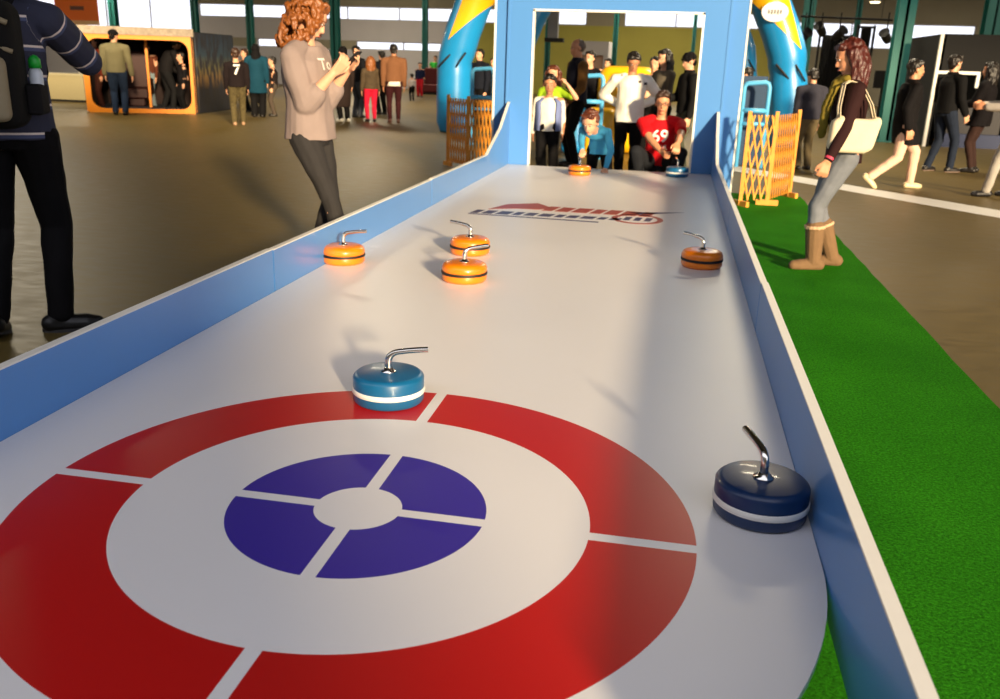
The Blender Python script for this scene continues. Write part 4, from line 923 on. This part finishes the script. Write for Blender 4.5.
for s_, e_, h_ in ((Fm['shr'], Fm['er'], Fm['hr']), (Fm['shl'], Fm['el'], Fm['hl'])):
    bm = bmesh.new(); chain(bm, [s_, s_.lerp(e_, .5), e_, e_.lerp(h_, .93)], [.078, .074, .064, .05]); skin('sleeve', bm, cloth((116, 82, 44), name='brown_wool'), Fm['root'], .012, 2, .006, 16)
G_ = person('teenage boy in a white shirt with hands on hips, standing behind the table', (.145, 9.65, 0), PIc+.05, 1.62, W1, BLK, ('short', 'black'), 'tan', .0075,
    dict(hr=(.085, -.055, .60), hl=(-.085, -.055, .60), er=(1, -.25, .25), el=(-1, -.25, .25), hdr=(-.6, -.7, -.2), hdl=(.6, -.7, -.2), hp=.5, hy=.15), top_kind='loose', hem=-.05, seed=9, bulk=1.08, wr=.009)
for k_, (u_, v_, s_) in enumerate(((-.10, .03, .018), (-.17, .01, .02), (.13, .10, .014))):
    bm = bmesh.new(); box(bm, -s_, s_, -s_*.7, s_*.7, -.001, .001)
    c_ = G_['mid'].lerp(G_['neck'], .62); d = G_['fw']; bt = BVHTree.FromPolygons([v.co for v in G_['top'].data.vertices], [tuple(p.vertices) for p in G_['top'].data.polygons])
    for v in bm.verts:
        o_ = c_ + G_['rt']*(u_+v.co.x) + G_['up']*(v_+v.co.y) + d*.5; h = bt.ray_cast(o_, -d); v.co = (h[0] if h[0] else o_-d*.4) + d*(.003+v.co.z)
    obj('badge', bm, mat('dark_badge', (60, 44, 60), .6), G_['top'])
bx, by = -.11, 8.50
def lc(x, y, z, x0, y0, H): return (-(x-x0)/H, -(y-y0)/H, z/H)
Hb = 1.38
F_ = person('small boy in a bright blue top leaning over the table, gripping an orange stone', (bx, by, 0), PIc, Hb, (74, 168, 214), BLK, ('short', 'redbrown'), 'light', .0065,
    dict(pel=(0, 0, .38), lean=1.25, hr=lc(SH[0]+.01, SH[1]+.10, .495, bx, by, Hb), hl=lc(.0, 8.12, .345, bx, by, Hb), er=(1, .1, .6), el=(-1, .1, .4), hdr=(.0, .75, -.65), hdl=(-.05, .9, -.42), nr=(-.15, -.5, -.85), nl=(0, -.2, -1), cr=.95, cl=.1,
         fr=(.06, -.33, .04), fl=(-.07, -.36, .04), hp=.45, hy=-.1, twist=-.25), child=1, top_kind='shirt', hem=-.045, seed=10)
kx, ky, Hk = .56, 8.98, 1.80
I_ = person('man in a red T-shirt with white number squatting behind the table end', (kx, ky, 0), PIc, Hk, (214, 24, 34), cloth((36, 38, 44), name='dark_jeans'), ('short', 'brown'), 'warm', .0075,
    dict(pel=(0, -.06, .185), lean=.18, hr=lc(.60, 8.60, .50, kx, ky, Hk), hl=lc(SK[0]-.03, SK[1]+.16, .53, kx, ky, Hk), er=(1, .2, -.6), el=(-1, .1, -.5), hdr=(-.5, .8, -.3), hdl=(.05, .75, -.6), nl=(.3, -.5, -.8), cr=.8, cl=.8,
         fr=(.10, .07, .04), fl=(-.10, .07, .04), kr=(.45, 1, .5), kl=(-.45, 1, .5), hp=.18), top_kind='tee', sleeve='short', hem=-.01, seed=12, bulk=1.08)
decal(I_, '69', I_['mid'].lerp(I_['neck'], .40), I_['fw'], -I_['rt'], I_['up'], .20, M['white']); decal(I_, '12 18', I_['mid'].lerp(I_['neck'], .40)-I_['up']*.125, I_['fw'], -I_['rt'], I_['up'], .07, mat('grey_white_print', (206, 196, 196), .6), 'printed_line')
gl_ = thing('eyeglasses', 'thin dark framed glasses on the face of the man in red', 'glasses', in_world(I_, (0, 0, 0)), PIc)
for s_ in (-1, 1):
    bm = bmesh.new(); c_ = [I_['hd'](.125*s_+.095*math.cos(2*PI*k/16), .40, .03+.07*math.sin(2*PI*k/16)) for k in range(17)]; tube(bm, c_, .0022, 6); obj('rim', bm, M['dark'], gl_)
    bm = bmesh.new(); tube(bm, [I_['hd'](.22*s_, .40, .04), I_['hd'](.33*s_, .28, .05), I_['hd'](.36*s_, -.02, .04)], .002, 6); obj('temple', bm, M['dark'], gl_)
bm = bmesh.new(); tube(bm, [I_['hd'](-.03, .42, .05), I_['hd'](.03, .42, .05)], .002, 6); obj('bridge', bm, M['dark'], gl_)
person('dark haired woman in a grey brown top behind the man in red', (.50, 11.75, 0), PIc-.9, 1.70, (112, 104, 92), BLK, ('long', 'black'), 'light', .010, dict(hl=(-.06, .16, .62), hr=(.08, .18, .60), hp=.2), female=True, seed=13)
person('person in a black cap and black coat beside the gate right post', (.86, 11.2, 0), PIc-1.2, 1.66, (24, 24, 26), cloth((120, 120, 100), rgb2=(40, 50, 40), sc=14, vary=.5, name='flowered_cloth'), ('cap', 'black'), 'light', .010, dict(hr=(.05, .18, .62), hp=.25), top_kind='jacket', seed=14)
def bgp(label, px, pyf, H, Y=None, top=(30, 30, 34), legs=BLK, hair=('short', 'black'), face=0, vox=.013, **kw):
    """someone in the crowd, standing where the line of sight px meets the floor at hall depth Y"""
    p = at(px, 100, Y); rz = face_away(p.x, p.y) + face
    kw.setdefault('bulk', 1.13)
    return person(label, (p.x, p.y, 0), rz, H, top, legs, hair, kw.pop('skin_', 'light'), vox, kw.pop('pose', None), wr=.004, face=abs(face) > 1.0, **kw)
bgp('person with black hair in dark clothes beyond the gate, beside the grey haired man', 588, 0, 1.68, 14.0, (22, 22, 28), face=2.6, seed=21)
bgp('small figure in dark clothes before the pale kiosk, seen through the gate', 606, 0, 1.62, 20.0, (40, 30, 30), face=2.2, seed=22)
bgp('person with black hair behind the shoulder of the teenage boy in white', 652, 0, 1.60, 12.6, (30, 28, 30), face=2.9, seed=23)
bgp('boy in a dark coat between the big inflatable arch and the gate left post', 479, 0, 1.72, 18.2, (24, 28, 40), face=2.4, seed=24, top_kind='jacket')
bgp('person with dark hair half hidden by the gate left post', 493, 0, 1.55, 19.0, (20, 26, 34), face=2.6, seed=25)
bgp('person in an orange top behind the tube barrier right of the gate', 757, 0, 1.55, 14.3, (238, 100, 30), face=.9, seed=26, pose=dict(lean=.5, hp=.6))
# -- right side
bgp('person in a grey jacket and khaki trousers, beyond the long haired woman, left of her', 811, 0, 1.50, 12.6, (58, 58, 70), cloth((112, 100, 74), rgb2=(70, 60, 44), name='khaki_cloth'), face=.5, seed=27, top_kind='jacket', pose=dict(hp=.4))
U_ = person('man in a black coat and cream trousers striding right behind the white sunlit strip', (3.66, 10.72, 0), math.radians(-84), 1.68, (20, 18, 20), cloth((236, 196, 172), rgb2=(226, 184, 160), vary=.03, name='cream_cloth'), ('short', 'black'), 'warm', .009,
    dict(fr=(.05, -.215, .085), fl=(-.05, .13, .04), fpr=.75, hr=(.17, -.02, .47), hl=(-.16, .10, .48), lean=.05, pel=(0, 0, .50)), shoes=(232, 214, 170), top_kind='coat', hem=-.16, seed=28)
bm = bmesh.new(); q = U_['neck']; tube(bm, [q+Vector((0, .055, -.01)), q+Vector((0, .105, -.12)), q+Vector((0, .118, -.26))], [(.02, .006), (.018, .005), (.024, .005)], 8); obj('dark_tie', bm, cloth((60, 50, 50), name='tie'), U_['root'])
person('man all in black with dark jeans standing in front of the black booth', (4.86, 13.4, 0), math.radians(-62), 1.77, (18, 18, 20), JEAN, ('short', 'black'), 'light', .010, dict(hl=(-.05, .12, .60), hr=(.12, .1, .5), fr=(.07, .08, .04), fl=(-.06, -.05, .04)), top_kind='jacket', seed=29, sole=(120, 100, 90))
person('woman in a black coat and dark brown leggings beside the man all in black', (5.42, 13.5, 0), math.radians(60), 1.68, (20, 17, 20), cloth((58, 40, 36), name='brown_leggings'), ('long', 'black'), 'warm', .010, dict(hl=(-.06, .2, .60), hr=(.05, .2, .60)), female=True, top_kind='coat', hem=-.10, legs_kind='tight', seed=30)
person('person in pale grey clothes and black shoes cut off by the right edge', (4.88, 10.35, 0), math.radians(82), 1.66, (188, 180, 172), cloth((172, 166, 158), name='pale_grey_cloth'), ('short', 'brown'), 'warm', .0095, dict(hl=(-.06, .23, .66), hr=(.04, .24, .67), fl=(-.06, .13, .04), fr=(.06, -.06, .04), lean=-.08), shoes=(24, 22, 24), top_kind='jacket', seed=31)
# -- left side crowd
olive = person('man in an olive jacket and blue jeans at the orange framed booth opening', (-12.08, 17.4, 0), face_away(-12.2, 17.4)-.15, 1.90, (118, 112, 84), cloth((38, 52, 76), name='blue_jeans'), ('cap', 'black'), 'light', .0115, dict(hr=(.17, .03, .46), hy=-.6), top_kind='jacket', seed=32, bulk=1.12, face=False)
bgp('person in black bending forward inside the orange framed booth, right half', 168, 0, 1.86, 19.6, (26, 24, 26), cloth((28, 28, 30), name='black_trousers'), face=-1.35, seed=33, top_kind='jacket', pose=dict(lean=.55, hp=.7, hr=(.1, .22, .48), hl=(-.1, .2, .5), fr=(.06, .05, .04), fl=(-.06, -.05, .04)))
bgp('person in pale jeans and beige boots inside the booth, hidden behind the one bending forward', 151, 0, 1.66, 20.1, (96, 50, 34), cloth((126, 142, 150), name='pale_jeans'), face=2.6, seed=34, shoes=(190, 166, 110), pose=dict(fr=(.06, .10, .04)))
bgp('child in dark clothes at the right corner inside the orange framed booth', 184, 0, 1.45, 19.5, (22, 20, 24), face=1.9, seed=35, child=.5)
bgp('person in a dark red jacket inside the booth, behind its left post', 100, 0, 1.75, 19.0, (110, 42, 28), cloth((60, 30, 24), name='brown_cloth'), face=2.2, seed=36, top_kind='jacket')
S7 = bgp('boy with a white number 7 on the back of his dark jersey', 238, 0, 1.58, 16.1, (30, 22, 24), cloth((112, 100, 66), rgb2=(20, 18, 16), sc=26, vary=.5, name='patterned_cloth'), ('short', 'brown'), face=.05, seed=37, child=.2, shoes=(176, 140, 110), top_kind='loose', pose=dict(fr=(.055, .02, .04), fl=(-.06, -.04, .04)))
decal(S7, '7', S7['mid'].lerp(S7['neck'], .42), -S7['fw'], S7['rt'], S7['up'], .28, M['white'])
bgp('person in a long dark teal coat and black headscarf, seen from behind', 258, 0, 1.70, 18.8, (18, 62, 82), hair=('hijab', 'black'), face=-.1, seed=38, female=True, top_kind='coat', hem=-.20, bulk=1.15, legs_kind='wide')
bgp('child in dark clothes just right of the person in the teal coat', 274, 0, 1.42, 19.4, (34, 28, 30), cloth((80, 70, 62), name='grey_cloth'), face=1.6, seed=39, child=.4)
bgp('person with brown hair half hidden behind the boy with the number 7', 247, 0, 1.60, 20.6, (70, 50, 36), hair=('short', 'brown'), face=2.0, seed=40)
bgp('person in a long dark brown coat and white shoes right behind the curly haired woman', 344, 0, 1.70, 18.6, (44, 34, 32), hair=('hijab', 'black'), face=.5, seed=41, female=True, top_kind='coat', hem=-.34, bulk=1.1, shoes=(220, 216, 206))
bgp('boy in a black top and grey jeans right of the long dark brown coat', 357, 0, 1.74, 20.2, (20, 20, 26), cloth((60, 64, 74), name='grey_jeans'), face=-.8, seed=42, top_kind='jacket')
bgp('girl with long fair hair, camouflage jacket and bright red leggings', 371, 0, 1.50, 18.9, cloth((92, 78, 60), rgb2=(46, 38, 30), sc=9, vary=.5, name='camouflage_cloth'), cloth((204, 30, 60), name='red_leggings'), ('long', 'ginger'), face=.2, seed=43, child=.3, female=True, legs_kind='tight', top_kind='jacket')
bgp('person in black between the girl in red leggings and the man in a brown jacket', 382, 0, 1.66, 22.0, (20, 20, 30), face=.6, seed=44, top_kind='jacket')
R_ = bgp('man with round black hair in a tan brown jacket and maroon trousers, seen from behind', 394, 0, 1.78, 18.9, (124, 84, 58), cloth((54, 22, 26), name='maroon_cloth'), ('short', 'black'), face=.05, seed=45, skin_='tan', top_kind='jacket', bulk=1.12, hem=.03, legs_kind='tight', shoes=(90, 60, 50))
bm = bmesh.new(); q = R_['pel']; tube(bm, [q+Vector((0, 0, -.09)), q+Vector((0, 0, .08))], [(.185, .15), (.175, .14)], 20, [(Vector((1, 0, 0)), Vector((0, 1, 0)))]*2); obj('white_shirt_hem', bm, W1, R_['root'], True)
bgp('distant child in a dark blue top and red trousers left of the maroon sofa', 420, 0, 1.36, 35, (24, 32, 64), cloth((190, 30, 44), name='red_cloth'), face=2.8, seed=46, child=.6, vox=.014)
bgp('tiny distant child in white and black near the child in red trousers', 412, 0, .95, 31, (200, 190, 190), face=.3, seed=47, child=1, vox=.012)
bgp('distant person in a bright green top beside the big inflatable arch', 435, 0, 1.70, 41, (52, 168, 60), face=2.8, seed=48, vox=.014)
